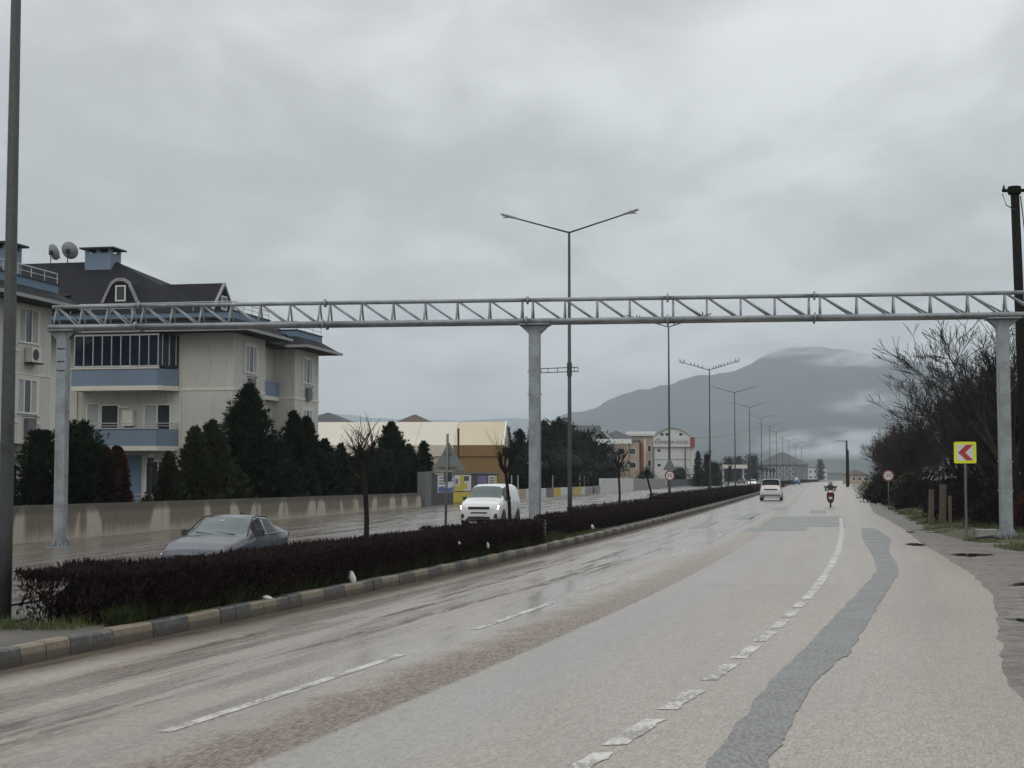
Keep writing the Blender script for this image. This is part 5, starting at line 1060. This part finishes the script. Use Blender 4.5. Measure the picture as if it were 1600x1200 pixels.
for x, z, w, h in ((-2.6, 8.6, 2.6, 1.3), (-2.6, 5.2, 2.4, 2), (-2.4, 1.6, 2.6, 2), (3.0, 8, .9, 1.6), (3.0, 4.5, .9, 1.6)): f = bx(x - w / 2, x + w / 2, -.07, -.004, z, z + h).build('window', 'upvc', tb); bx(x - w / 2 + .1, x + w / 2 - .1, -.09, -.072, z + .1, z + h - .1).build('pane', 'glass_navy', f)
aw = MB().prism([(-4.6, -2.5, 4.2), (-.8, -2.5, 4.2), (-1.2, -.31, 5.0), (-4.6, -.31, 5.0)], [(-4.6, -2.5, 4.3), (-.8, -2.5, 4.3), (-1.2, -.31, 5.1), (-4.6, -.31, 5.1)]).build('awning', 'roof_white', tb)
sc = thing('college_building', 'white college building with barrel roof and name board', 'building', (hx(1050, 400), 400, 0), R(-7)); W_ = 4.6
bx(-W_, W_, 0, 16, -.3, 12.4).build('wall', 'white_render', sc); bx(-W_ - 6.5, -W_ - .02, 3, 15, -.3, 12.2).build('rear_wing', 'grey_render', sc)
m = MB(); N_ = 14; arc = [(-W_ + 2 * W_ * i / N_, 12.41 + 2.2 * math.sin(math.pi * i / N_) ** .8) for i in range(N_ + 1)]
m.prism([(x, 0, z) for x, z in arc], [(x, 16, z) for x, z in arc]); m.build('barrel_gable', 'white_render', sc)
m = MB()
for (a, b), (c, d) in zip(arc, arc[1:]): m.prism([(a, -.3, b + .01), (c, -.3, d + .01), (c, -.3, d + .22), (a, -.3, b + .22)], [(a, 16, b + .01), (c, 16, d + .01), (c, 16, d + .22), (a, 16, b + .22)])
m.build('barrel_roof', 'gutter', sc); bx(-W_ - 7.5, -W_ - .03, 2, 16, 12.21, 13.9).build('wing_roof', 'roof_white', sc)
nb = bx(-W_ - .3, W_ + .05, -.6, -.01, 9.8, 12.3).build('name_board', 'white_render', sc); bx(W_ + .06, W_ + 1.3, -.6, 3, 9.8, 12.3).build('name_board_return', 'brick_red', sc); bx(W_ + .06, W_ + 1.1, .3, 12, -.3, 9.79).build('side_wall', 'white_render', sc)
text('lettering', 'RİSMENİA KOLEJİ', 1.1, 'post_ink', nb, (-.1, -.64, 10.95), (R(90), 0, 0), .02); text('small_lettering', 'ÖZEL', .45, 'post_ink', nb, (-3.5, -.64, 11.75), (R(90), 0, 0), .02)
for z in (6.4, ): bx(-W_, W_, -.06, -.004, z, z + .14).build('floor_line', 'panel_grey', sc)
for x, z in ((-3.4, 8.4), (-3.4, 4.6), (-2.6, 12.6), (-1.3, 12.6), (2.3, 12.6)): f = bx(x - .5, x + .5, -.05, -.004, z, z + .9).build('window', 'upvc', sc); bx(x - .42, x + .42, -.07, -.052, z + .08, z + .82).build('pane', 'glass', f)
bx(3.2, 3.55, -.4, -.06, -.3, 9.7).build('drain_pipe', 'panel_grey', sc)
for z in (1, 4.5, 8):
    for x in (-9.6, -7.2): f = bx(x - .8, x + .8, 2.9, 2.996, z, z + 2.2).build('window', 'panel_grey', sc); bx(x - .65, x + .65, 2.86, 2.895, z + .15, z + 2.05).build('pane', 'glass_navy', f)
house('house', 'grey hipped roof house block left of the road end', (hx(1213, 1000), 1000, 0), R(-28), 27, 24, 10, 'grey_render', 'roof_grey', 8.0, 'hip', 2, 6, 1.4, y0=3)
house('house', 'pale two storey shops at the far road end', (hx(1262, 1150), 1150, 0), R(-12), 14, 14, 9, 'white_render', 'roof_grey', 1, 'flat', 2, 4, .5)
house('house', 'pale far building with reddish parapet at the road end', (hx(1281, 1200), 1200, 0), R(-12), 10, 14, 8.5, 'white_render', 'brick_red', 1, 'flat', 2, 3, .3)
house('house', 'far grey low building right of the road end', (hx(1302, 1250), 1250, 0), R(-5), 14, 14, 5, 'grey_render', 'roof_grey', 1, 'flat', 1, 5, .3)
house('house', 'small low house behind the far utility poles', (hx(1342, 430), 430, 0), R(10), 5, 6, 2.6, 'tan_render', 'roof_brown', 1.4, 'hip', 1, 3, .4)
house('house', 'small pale house glimpsed through the right thicket', (hx(1462, 150), 150, 0), R(14), 6, 6, 2.3, 'white_render', 'roof_grey', 1.0, 'hip', 1, 3, .4)
cn = thing('station_canopy', 'cream forecourt canopy on columns left of the far road', 'canopy', (hx(1145, 620), 620, 0), R(-10)); bx(-5.5, 5.5, 0, 9, 5.4, 6.9).build('canopy_roof', 'cream_trim', cn)
for x in (-4, 4): bx(x - .3, x + .3, 2, 2.6, 0, 5.39).build('column', 'white_render', cn)
# overhead wire by the college
wi = MB().tube([(hx(1084, 395), 395, 11.9)] + [(hx(1084, 395) + (hx(1192, 500) - hx(1084, 395)) * t, 395 + 105 * t, 11.9 + (18.5 - 11.9) * t - 1.6 * t * (1 - t) * 2) for t in (.2, .4, .6, .8, 1)], .05, 4).build('overhead_wire', 'cable'); tag(wi, 'thin overhead wire running right from the college roof', 'wire')
# ---------------------------------------------------------------- vehicles (local x = rearwards from the nose, y = left/right, z = up)
def cr(p0, p1, p2, p3, t): return .5 * (2 * p1 + (p2 - p0) * t + (2 * p0 - 5 * p1 + 4 * p2 - p3) * t * t + (3 * p1 - p0 - 3 * p2 + p3) * t ** 3)
def section(w, zb, zt, zr, wr):
    """half section from the sill round to the roof centre"""
    h = zr - zt; s = max(0.0, min(1.0, h / .3))
    return [(w * .80, zb), (w * .97, zb + .06), (w, zb + (zt - zb) * .45), (w * .985, zb + (zt - zb) * .8), (w * .955, zt), (w * .955 + (wr - w * .955) * .5, zt + h * .5 + (0 if s > .9 else h * .2)),
            (wr + .03, zr - .055 * s - h * .05), (wr * .82, zr - .012 * s), (wr * .4, zr + .008), (0, zr + .014)]
def car_body(st, sub=5):
    xs = []; secs = []
    for i in range(len(st) - 1):
        a, b, c, d = st[max(0, i - 1)], st[i], st[i + 1], st[min(len(st) - 1, i + 2)]
        for k in range(sub):
            t = k / sub; v = [cr(a[j], b[j], c[j], d[j], t) if j == 0 else b[j] + (c[j] - b[j]) * (t * t * (3 - 2 * t) * .35 + t * .65) for j in range(6)]; v[0] = b[0] + (c[0] - b[0]) * t
            xs.append(v[0]); secs.append(section(*v[1:]))
    xs.append(st[-1][0]); secs.append(section(*st[-1][1:])); return xs, secs
def make_car(name, label, loc, rz, st, paint, glassf, wheels, wr, opts):
    """st: stations (x, half width, bottom, belt, roof, roof half width)"""
    t = thing(name, label, opts['cat'], loc, rz); xs, secs = car_body(st); n = len(secs[0])
    body = MB(); parts = {}
    ring = [[(x, -y, z) for y, z in s] + [(x, y, z) for y, z in s[::-1][1:]] for x, s in zip(xs, secs)]; m = len(ring[0])
    for r in ring: body.v += r
    gl = opts['glass']          # list of (name, x0, x1, j0, j1) on the half section
    for i in range(len(ring) - 1):
        xm = (xs[i] + xs[i + 1]) / 2
        for j in range(m - 1):
            jj = j if j < n - 1 else m - 2 - j; hit = None
            for g in gl:
                if g[1] <= xm <= g[2] and g[3] <= jj < g[4]: hit = g; break
            q = (i * m + j, i * m + j + 1, (i + 1) * m + j + 1, (i + 1) * m + j)
            if hit: parts.setdefault((hit[0], j < n - 1 if hit[3] < 6 else None, hit[1]), (hit, []))[1].append([body.v[k] for k in q])
            else: body.f.append(q)
    body.f.append(tuple(range(m - 1, -1, -1))); e = (len(ring) - 1) * m; body.f.append(tuple(range(e, e + m)))
    bo = body.build('body', paint, t, True)
    fl = MB().quad((st[1][0], -st[3][1] * .8, st[3][2]), (st[-2][0], -st[3][1] * .8, st[3][2]), (st[-2][0], st[3][1] * .8, st[3][2]), (st[1][0], st[3][1] * .8, st[3][2])).build('underbody', 'plastic', t)
    for (nm, side, x0), (hit, quads) in parts.items():
        g = MB(); idx = {}
        for q in quads:
            f = []
            for p in q:
                k = tuple(round(c, 5) for c in p)
                if k not in idx: idx[k] = len(g.v); g.v.append(p)
                f.append(idx[k])
            g.f.append(tuple(f))
        g.build(nm, hit[5] if len(hit) > 5 else glassf, t, True)
    wy = st[len(st) // 2][1]
    ty = MB().lathe([(wr * .6, -.1), (wr * .96, -.1), (wr, -.07), (wr, .07), (wr * .96, .1), (wr * .6, .1)], 22, (0, 0, 0), 'y').mesh('tyre', 'tyre', True); ri = MB()
    ri.lathe([(.001, -.07), (wr * .2, -.085), (wr * .62, -.06)], 20, (0, 0, 0), 'y')
    for k in range(5): q = k / 5 * 6.283; ri.prism([(math.cos(q + s) * a, -.095, math.sin(q + s) * a) for s, a in ((-.2, wr * .15), (.2, wr * .15), (.12, wr * .6), (-.12, wr * .6))], [(math.cos(q + s) * a, -.06, math.sin(q + s) * a) for s, a in ((-.2, wr * .15), (.2, wr * .15), (.12, wr * .6), (-.12, wr * .6))])
    rim = ri.mesh('rim', 'rim'); arch = MB().lathe([(.001, 0), (wr * 1.16, 0)], 24, (0, 0, 0), 'y').mesh('wheel_arch', 'plastic')
    for x in wheels:
        for s in (1, -1):
            w = link('wheel', ty, t, (x, s * (wy - .085), wr)); link('rim', rim, w, (0, 0, 0), 0 if s < 0 else math.pi); link('wheel_arch', arch, t, (x, s * (wy + .006), wr + .03))
    return t
def pbox(par, name, c, d, mat, rz=0): return MB().box(c, d, rz).build(name, mat, par)
def mirror_pair(par, x, y, z, mat):
    for s in (1, -1):
        r = [(x + .02, s * y, z), (x - .07, s * (y + .04), z), (x - .07, s * (y + .2), z + .01), (x + .02, s * (y + .22), z + .01)]
        if s < 0: r = r[::-1]
        MB().prism(r, [(p[0] + .015, p[1], p[2] + .15) for p in r]).build('mirror', mat, par)
def plate_txt(): pass
def lean_box(par, name, pts, mat, th=.03, ax=0):
    q = [tuple(p[k] + (th if k == ax else 0) for k in range(3)) for p in pts]; return MB().prism(pts, q).build(name, mat, par)
TOCAM = math.atan2(.9806, .196)      # local +x (rearwards) points along the road away from the camera: the car faces us
# grey sedan
sed = [(0.0, .60, .38, .60, .63, .42), (.12, .78, .24, .70, .74, .6), (.55, .87, .2, .83, .89, .66), (1.2, .89, .19, .92, .995, .69), (1.5, .895, .19, .955, 1.03, .69), (2.2, .895, .19, .975, 1.42, .62), (2.65, .895, .19, .985, 1.48, .63), (3.3, .895, .19, 1.0, 1.44, .61), (4.05, .89, .2, 1.03, 1.12, .64), (4.3, .86, .26, 1.02, 1.08, .6), (4.46, .79, .36, .95, 1.0, .5), (4.52, .7, .45, .8, .86, .45)]
S = make_car('sedan', 'metallic grey sedan driving past behind the near hedge', (-7.42, 35.6, zl(36.5)), TOCAM, sed, 'car_grey', 'car_glass', (.85, 3.5), .31,
    dict(cat='car', glass=[('windscreen', 1.52, 2.16, 6, 9), ('side_window', 1.95, 2.68, 4, 6, 'car_glass_dark'), ('side_window', 2.74, 3.62, 4, 6, 'car_glass_dark'), ('rear_window', 3.3, 3.92, 6, 9, 'car_glass_dark')]))
mirror_pair(S, 1.95, .84, .98, 'plastic')
for s in (1, -1):
    lean_box(S, 'headlight', [(.04, s * .42, .52), (.08, s * .74, .54), (.18, s * .80, .64), (.07, s * .5, .60)], 'headlamp_warm', .05)
    for x in (2.5, 3.35): pbox(S, 'door_handle', (x, s * .89, .86), (.2, .03, .035), 'chrome')
    MB().tube([(1.55, s * .8, 1.02), (1.95, s * .7, 1.27), (2.3, s * .645, 1.43), (2.7, s * .645, 1.455), (3.3, s * .63, 1.41)], .018, 5).build('window_trim', 'plastic', S)
    MB().tube([(1.75, s * .87, 1.0), (3.75, s * .87, 1.03)], .012, 5).build('belt_trim', 'chrome', S); lean_box(S, 'tail_light', [(4.44, s * .45, .85), (4.36, s * .82, .88), (4.36, s * .82, 1.0), (4.44, s * .45, .97)], 'tail', .04)
    pbox(S, 'side_moulding', (2.6, s * .905, .52), (2.4, .02, .05), 'plastic')
pbox(S, 'grille', (.03, 0, .55), (.08, .8, .13), 'plastic'); pbox(S, 'number_plate', (-.01, 0, .42), (.02, .5, .11), 'plate'); pbox(S, 'windscreen_sticker', (2.03, .05, 1.36), (.02, .12, .03), 'white_box')
for y0, y1 in ((-.5, .05), (.05, .55)): MB().tube([(1.5, y0, 1.035), (1.62, y1, 1.09)], .014, 5).build('wiper', 'plastic', S)
pbox(S, 'roof_antenna', (3.2, 0, 1.49), (.14, .04, .06), 'plastic')
# white van
van = [(0.0, .66, .34, .76, .80, .58), (.10, .84, .24, .92, .98, .7), (.45, .91, .21, 1.02, 1.10, .74), (.85, .92, .2, 1.08, 1.19, .75), (1.02, .925, .2, 1.1, 1.24, .74), (1.62, .925, .2, 1.12, 1.74, .66), (2.1, .925, .2, 1.14, 1.83, .68), (3.9, .925, .2, 1.14, 1.83, .68), (4.25, .92, .22, 1.13, 1.76, .67), (4.36, .88, .3, 1.08, 1.66, .64), (4.4, .84, .36, 1.0, 1.55, .6)]
V = make_car('van', 'white delivery van with both headlights lit coming towards us', (-1.45, 67.2, zl(68) + .1), TOCAM - .03, van, 'car_white', 'car_glass', (.86, 3.65), .33,
    dict(cat='van', glass=[('windscreen', 1.04, 1.60, 6, 9), ('side_window', 1.3, 2.05, 4, 6, 'car_glass_dark')]))
mirror_pair(V, 1.42, .88, 1.12, 'plastic')
for s in (1, -1):
    lean_box(V, 'headlight', [(.02, s * .50, .74), (.09, s * .84, .76), (.16, s * .86, .90), (.04, s * .56, .84)], 'headlamp', .06); lean_box(V, 'fog_recess', [(.01, s * .62, .38), (.05, s * .82, .36), (.05, s * .80, .56), (.01, s * .72, .56)], 'plastic', .05)
    pbox(V, 'door_handle', (2.2, s * .92, 1.0), (.18, .03, .04), 'plastic')
pbox(V, 'grille', (.04, 0, .80), (.10, .96, .12), 'plastic'); pbox(V, 'lower_grille', (.0, 0, .60), (.08, .72, .05), 'plastic'); pbox(V, 'number_plate', (-.02, 0, .50), (.03, .52, .11), 'plate'); pbox(V, 'bumper_intake', (.04, 0, .36), (.12, 1.0, .14), 'plastic')
MB().tube([(2.0, 0, 1.83), (2.15, 0, 2.0)], .01, 4).build('aerial', 'plastic', V)
# white minivan driving away: its local nose points away, so it is turned round
mv = [(0.0, .66, .34, .76, .80, .58), (.10, .84, .24, .92, .98, .7), (.8, .91, .2, 1.05, 1.14, .74), (1.0, .915, .2, 1.08, 1.2, .74), (1.65, .915, .2, 1.1, 1.70, .68), (2.2, .915, .2, 1.12, 1.81, .7), (3.7, .915, .2, 1.12, 1.81, .7), (4.05, .91, .22, 1.12, 1.76, .69), (4.22, .89, .28, 1.1, 1.2, .72), (4.3, .88, .3, .98, 1.05, .74), (4.34, .84, .36, .85, .9, .7)]
MVN = make_car('minivan', 'white minivan driving away in the left lane', (22.75, 134.6, 0), TOCAM + math.pi, mv, 'car_white2', 'car_glass_dark', (.85, 3.5), .32,
    dict(cat='car', glass=[('windscreen', 1.04, 1.62, 6, 9), ('side_window', 1.4, 2.3, 4, 6), ('side_window', 2.4, 3.3, 4, 6), ('side_window', 3.36, 3.9, 4, 6), ('tailgate_window', 4.06, 4.19, 6, 9)]))
mirror_pair(MVN, 1.4, .87, 1.12, 'plastic')
for s in (1, -1): lean_box(MVN, 'tail_light', [(4.26, s * .76, .86), (4.26, s * .9, .86), (4.14, s * .88, 1.34), (4.14, s * .78, 1.34)], 'tail', .06)
pbox(MVN, 'number_plate', (4.35, 0, .80), (.03, .52, .11), 'plate'); pbox(MVN, 'plate_recess', (4.32, 0, .93), (.06, 1.1, .1), 'plastic'); pbox(MVN, 'bumper', (4.36, 0, .42), (.14, 1.66, .18), 'panel_grey'); pbox(MVN, 'roof_spoiler', (4.1, 0, 1.80), (.3, 1.3, .05), 'car_white2')
# oncoming car with lit lamps, parked car, blue pickup
for nm, lab, Y, x, paint, lit in (('car', 'distant oncoming car with bright warm headlights left of the minivan', 350, 54.6, 'car_white', True), ('car', 'white car parked far off below the dark trees', 372, 49.5, 'car_white', False), ('car', 'dark far car following on the left carriageway', 420, 62.5, 'panel_dark', False)):
    c = make_car(nm, lab, (x, Y, 0), TOCAM, sed, paint, 'car_glass_dark', (.85, 3.5), .31, dict(cat='car', glass=[('windscreen', 1.52, 2.16, 6, 9), ('side_window', 1.8, 3.62, 4, 6)]))
    for s in (1, -1): lean_box(c, 'headlight', [(.0, s * .38, .55), (.04, s * .76, .56), (.1, s * .8, .76), (.02, s * .5, .72)], 'headlamp_warm' if lit else 'headlamp_off', .06)
pk = make_car('pickup', 'small blue pickup truck far ahead on the road', (74.8, 404, 0), TOCAM + math.pi - .05, [(0, .7, .4, .8, .85, .6), (.15, .85, .3, .95, 1.0, .7), (.9, .9, .28, 1.05, 1.15, .72), (1.5, .9, .28, 1.1, 1.8, .66), (2.3, .9, .28, 1.1, 1.82, .66), (2.5, .9, .28, 1.08, 1.15, .8), (4.6, .9, .3, 1.08, 1.12, .8), (4.7, .88, .4, 1.05, 1.1, .8)], 'car_blue', 'car_glass_dark', (.9, 3.7), .33, dict(cat='pickup truck', glass=[('windscreen', 1.0, 1.45, 6, 9), ('rear_window', 2.32, 2.46, 6, 9), ('side_window', 1.35, 2.2, 4, 6)]))
pbox(pk, 'cargo', (3.4, .1, 1.5), (1.2, .9, .7), 'white_box'); pbox(pk, 'bumper', (4.75, 0, .5), (.1, 1.5, .15), 'plastic')
for s in (1, -1): pbox(pk, 'tail_light', (4.72, s * .78, .85), (.06, .14, .2), 'tail')

# ---------------------------------------------------------------- scooter and rider
SCX, SCY = 21.2, 102.5; SRZ = ROADA - math.pi / 2     # local +y = direction of travel, seen from behind
sc_ = thing('scooter', 'red motor scooter with a white rear panel riding away on the right', 'scooter', (SCX, SCY, 0), SRZ)
for nm, y in (('wheel', -.5), ('wheel', .78)):
    w = MB().lathe([(.16, -.055), (.235, -.05), (.25, 0), (.235, .05), (.16, .055)], 18, (0, y, .25), 'x').build(nm, 'tyre', sc_, True); MB().lathe([(.001, -.04), (.16, -.05), (.16, .05), (.001, .04)], 14, (0, y, .25), 'x').build('rim', 'rim', w, True)
rg = [(-.72, .10, .62, .74), (-.6, .17, .42, .80), (-.35, .19, .38, .80), (-.1, .17, .36, .74), (.08, .15, .28, .42), (.35, .15, .27, .36), (.5, .16, .3, .75), (.6, .13, .5, 1.0), (.66, .08, .8, 1.05)]
m = MB(); rings = [[(-w, y, z0), (-w * 1.05, y, (z0 + z1) / 2), (-w * .7, y, z1), (w * .7, y, z1), (w * 1.05, y, (z0 + z1) / 2), (w, y, z0)] for y, w, z0, z1 in rg]
for a, b in zip(rings, rings[1:]): m.prism(a, b)
m.build('body', 'scoot_red', sc_, True); pbox(sc_, 'seat', (0, -.2, .835), (.3, .78, .09), 'plastic')
bxx = MB(); bxx.box((0, -.62, 1.0), (.40, .34, .32)); o = bxx.build('top_box', 'scoot_red', sc_); b_ = o.modifiers.new('b', 'BEVEL'); b_.width = .05; b_.segments = 3
pbox(sc_, 'white_panel', (0, -.80, 1.04), (.30, .02, .12), 'white_box'); pbox(sc_, 'tail_light', (0, -.74, .78), (.2, .05, .07), 'tail'); pbox(sc_, 'number_plate', (0, -.77, .60), (.2, .015, .15), 'plate'); pbox(sc_, 'mudguard', (0, -.68, .42), (.14, .1, .28), 'plastic')
MB().tube([(0, .78, .25), (0, .6, 1.02)], .035, 8).build('fork', 'dark_iron', sc_); MB().tube([(-.34, .42, 1.1), (-.15, .55, 1.06), (.15, .55, 1.06), (.34, .42, 1.1)], .02, 6).build('handlebar', 'dark_iron', sc_)
for s in (1, -1): MB().tube([(s * .2, .52, 1.08), (s * .36, .5, 1.3)], .01, 4).build('mirror_stem', 'dark_iron', sc_); MB().lathe([(.001, 0), (.07, .01), (.06, .03), (.001, .035)], 10, (s * .37, .48, 1.34), 'y').build('mirror', 'dark_iron', sc_)
# rider: one continuous skinned body
pr = thing('person', 'rider in a dark jacket and grey helmet seated on the red scooter, seen from behind', 'person', (SCX, SCY, 0), SRZ)
J = {'pel': ((0, -.12, .96), .16), 'wst': ((0, -.12, 1.10), .15), 'cst': ((0, -.07, 1.30), .17), 'nck': ((0, -.03, 1.46), .065), 'hd': ((0, .0, 1.57), .09), 'top': ((0, .01, 1.66), .08)}
ed = [('pel', 'wst'), ('wst', 'cst'), ('cst', 'nck'), ('nck', 'hd'), ('hd', 'top')]
for s, k in ((1, 'r'), (-1, 'l')):
    J.update({k + 'sh': ((s * .2, -.04, 1.38), .075), k + 'el': ((s * .33, .12, 1.17), .055), k + 'wr': ((s * .32, .36, 1.12), .038), k + 'hn': ((s * .32, .43, 1.115), .036), k + 'hp': ((s * .1, -.08, .93), .1), k + 'kn': ((s * .2, .34, .82), .075), k + 'an': ((s * .18, .3, .46), .05), k + 'to': ((s * .18, .46, .42), .04)})
    ed += [('cst', k + 'sh'), (k + 'sh', k + 'el'), (k + 'el', k + 'wr'), (k + 'wr', k + 'hn'), ('pel', k + 'hp'), (k + 'hp', k + 'kn'), (k + 'kn', k + 'an'), (k + 'an', k + 'to')]
nm = list(J); me = bpy.data.meshes.new('rider_body'); me.from_pydata([J[k][0] for k in nm], [(nm.index(a), nm.index(b)) for a, b in ed], []); me.materials.append(M['jacket'])
bo = link('body', me, pr); sk = bo.modifiers.new('skin', 'SKIN')
if not me.skin_vertices: 
    bmm = bmesh.new(); bmm.from_mesh(me); bmm.verts.layers.skin.verify(); bmm.to_mesh(me); bmm.free()
for i, k in enumerate(nm): me.skin_vertices[0].data[i].radius = (J[k][1], J[k][1] * .8); me.skin_vertices[0].data[i].use_root = (k == 'pel')
ss = bo.modifiers.new('sub', 'SUBSURF'); ss.levels = 1; ss.render_levels = 2
MB().lathe([(.001, .15), (.07, .14), (.125, .08), (.14, 0), (.135, -.08), (.11, -.13), (.09, -.135)], 16, (0, .01, 1.60)).build('helmet', 'helmet', pr, True)
for s in (1, -1):
    for f in range(4): MB().tube([(s * (.285 + f * .022), .41, 1.14), (s * (.285 + f * .022), .46, 1.13), (s * (.285 + f * .022), .45, 1.08)], [.011, .01, .008], 5).build('glove_finger', 'jeans', pr)
    MB().tube([(s * .28, .40, 1.12), (s * .27, .44, 1.085)], [.013, .01], 5).build('glove_thumb', 'jeans', pr)
# ---------------------------------------------------------------- mountains
def mountain(name, tab, Yr, Y0, Y1, x0, x1, seed, nx=150, ny=50, label=None):
    m = MB(); T = [((x - 800) / 2400 * Yr, (745 - y) / 2400 * Yr) for x, y in tab]
    for j in range(ny + 1):
        v = j / ny; Y = Y0 + (Y1 - Y0) * v
        for i in range(nx + 1):
            X = x0 + (x1 - x0) * i / nx; H = interp(T, X); f = (Y - Y0) / (Yr - Y0) if Y < Yr else 1 - (Y - Yr) / (Y1 - Yr) * .9
            f = max(0, f); f = f ** 1.35 if Y < Yr else f
            nz = mnoise.fractal(Vector((X * .0011, Y * .0011, seed)), 1.0, 2.1, 6) if hasattr(mnoise, 'fractal') else 0
            h = H * f * (1 + .22 * nz * (1 - .55 * f)) + 10 * nz * f
            h += 16 * f * mnoise.noise(Vector((X * .006, Y * .006, seed))) + 11 * f * mnoise.noise(Vector((X * .02, Y * .02, seed)))
            m.v.append((X, Y, h - 3))
    for j in range(ny):
        for i in range(nx): n = j * (nx + 1) + i; m.f.append((n, n + 1, n + nx + 2, n + nx + 1))
    return struct(name, m, 'mountain', label, True)
mountain('mountain', [(-1500, 745), (600, 745), (760, 700), (870, 652), (900, 643), (1000, 612), (1090, 592), (1140, 587), (1180, 573), (1215, 557), (1235, 553), (1270, 556), (1330, 559), (1400, 562), (1440, 572), (1520, 600), (1620, 635), (1900, 690), (3000, 745)], 6000, 3200, 8200, -1200, 5200, 3.3, 320, 60, 'forested mountain fading into low cloud beyond the road')
mountain('mountain', [(-3000, 720), (-400, 690), (200, 668), (420, 652), (560, 648), (640, 655), (720, 652), (790, 648), (830, 652), (900, 662), (1100, 690), (1500, 745)], 10500, 8300, 12000, -11000, 3500, 8.1, 120, 24, 'pale farther ridge on the left')
# ---------------------------------------------------------------- air
def volume(name, lo, hi, dens, col, aniso, label):
    m = MB(); m.box(tuple((a + b) / 2 for a, b in zip(lo, hi)), tuple(b - a for a, b in zip(lo, hi)))
    g = G(name + '_volume'); g.t.nodes.remove(g.b); v = g.new('ShaderNodeVolumePrincipled'); v.inputs['Color'].default_value = (*col, 1); v.inputs['Density'].default_value = dens; v.inputs['Anisotropy'].default_value = aniso
    g.t.links.new(v.outputs[0], g.out.inputs['Volume']); o = m.build(name, g.m); tag(o, label, 'haze', None, 'stuff'); return o
volume('haze', (-11500, -70, -1.6), (12000, 12300, 620), .00013, (.82, .91, 1.0), 0.0, 'thin grey rain haze filling the valley')
def mist(loc, rad, dens, seed, label):
    me = MB(); n = 16; prof = [(max(.002, math.sin(math.pi * k / 10)), -math.cos(math.pi * k / 10)) for k in range(11)]; me.lathe(prof, n)
    g = G('mist_volume'); g.t.nodes.remove(g.b); co = g.coord('Object'); v = g.new('ShaderNodeVolumePrincipled'); v.inputs['Color'].default_value = (.96, .97, 1, 1)
    ln = g.new('ShaderNodeVectorMath', operation='LENGTH'); g.put(ln.inputs[0], co); fall = g.ma('SUBTRACT', 1.0, g.rng(ln.outputs['Value'], .15, 1.0)); ns = g.noise(g.scale(co, (2.2, 1.2, 1.6), (seed, 0, 0)), 1.2, 5, .6)
    g.put(v.inputs['Density'], g.ma('MULTIPLY', g.ma('MULTIPLY', fall, g.rng(ns, .38, .62)), dens)); g.t.links.new(v.outputs[0], g.out.inputs['Volume'])
    o = me.build('mist', g.m, None, True); o.location = loc; o.scale = rad; tag(o, label, 'mist', None, 'stuff'); return o
mist((1260, 5500, 425), (240, 600, 42), .008, 1.0, 'low cloud wrapped round the mountain top'); mist((1000, 5600, 470), (260, 500, 32), .006, 3.0, 'cloud wisp on the left shoulder of the peak')
mist((860, 4000, 75), (300, 500, 65), .010, 5.0, 'pale mist bank rising from the valley behind the road end'); mist((1010, 4400, 215), (150, 350, 45), .004, 7.0, 'small mist wisp on the mountain flank')
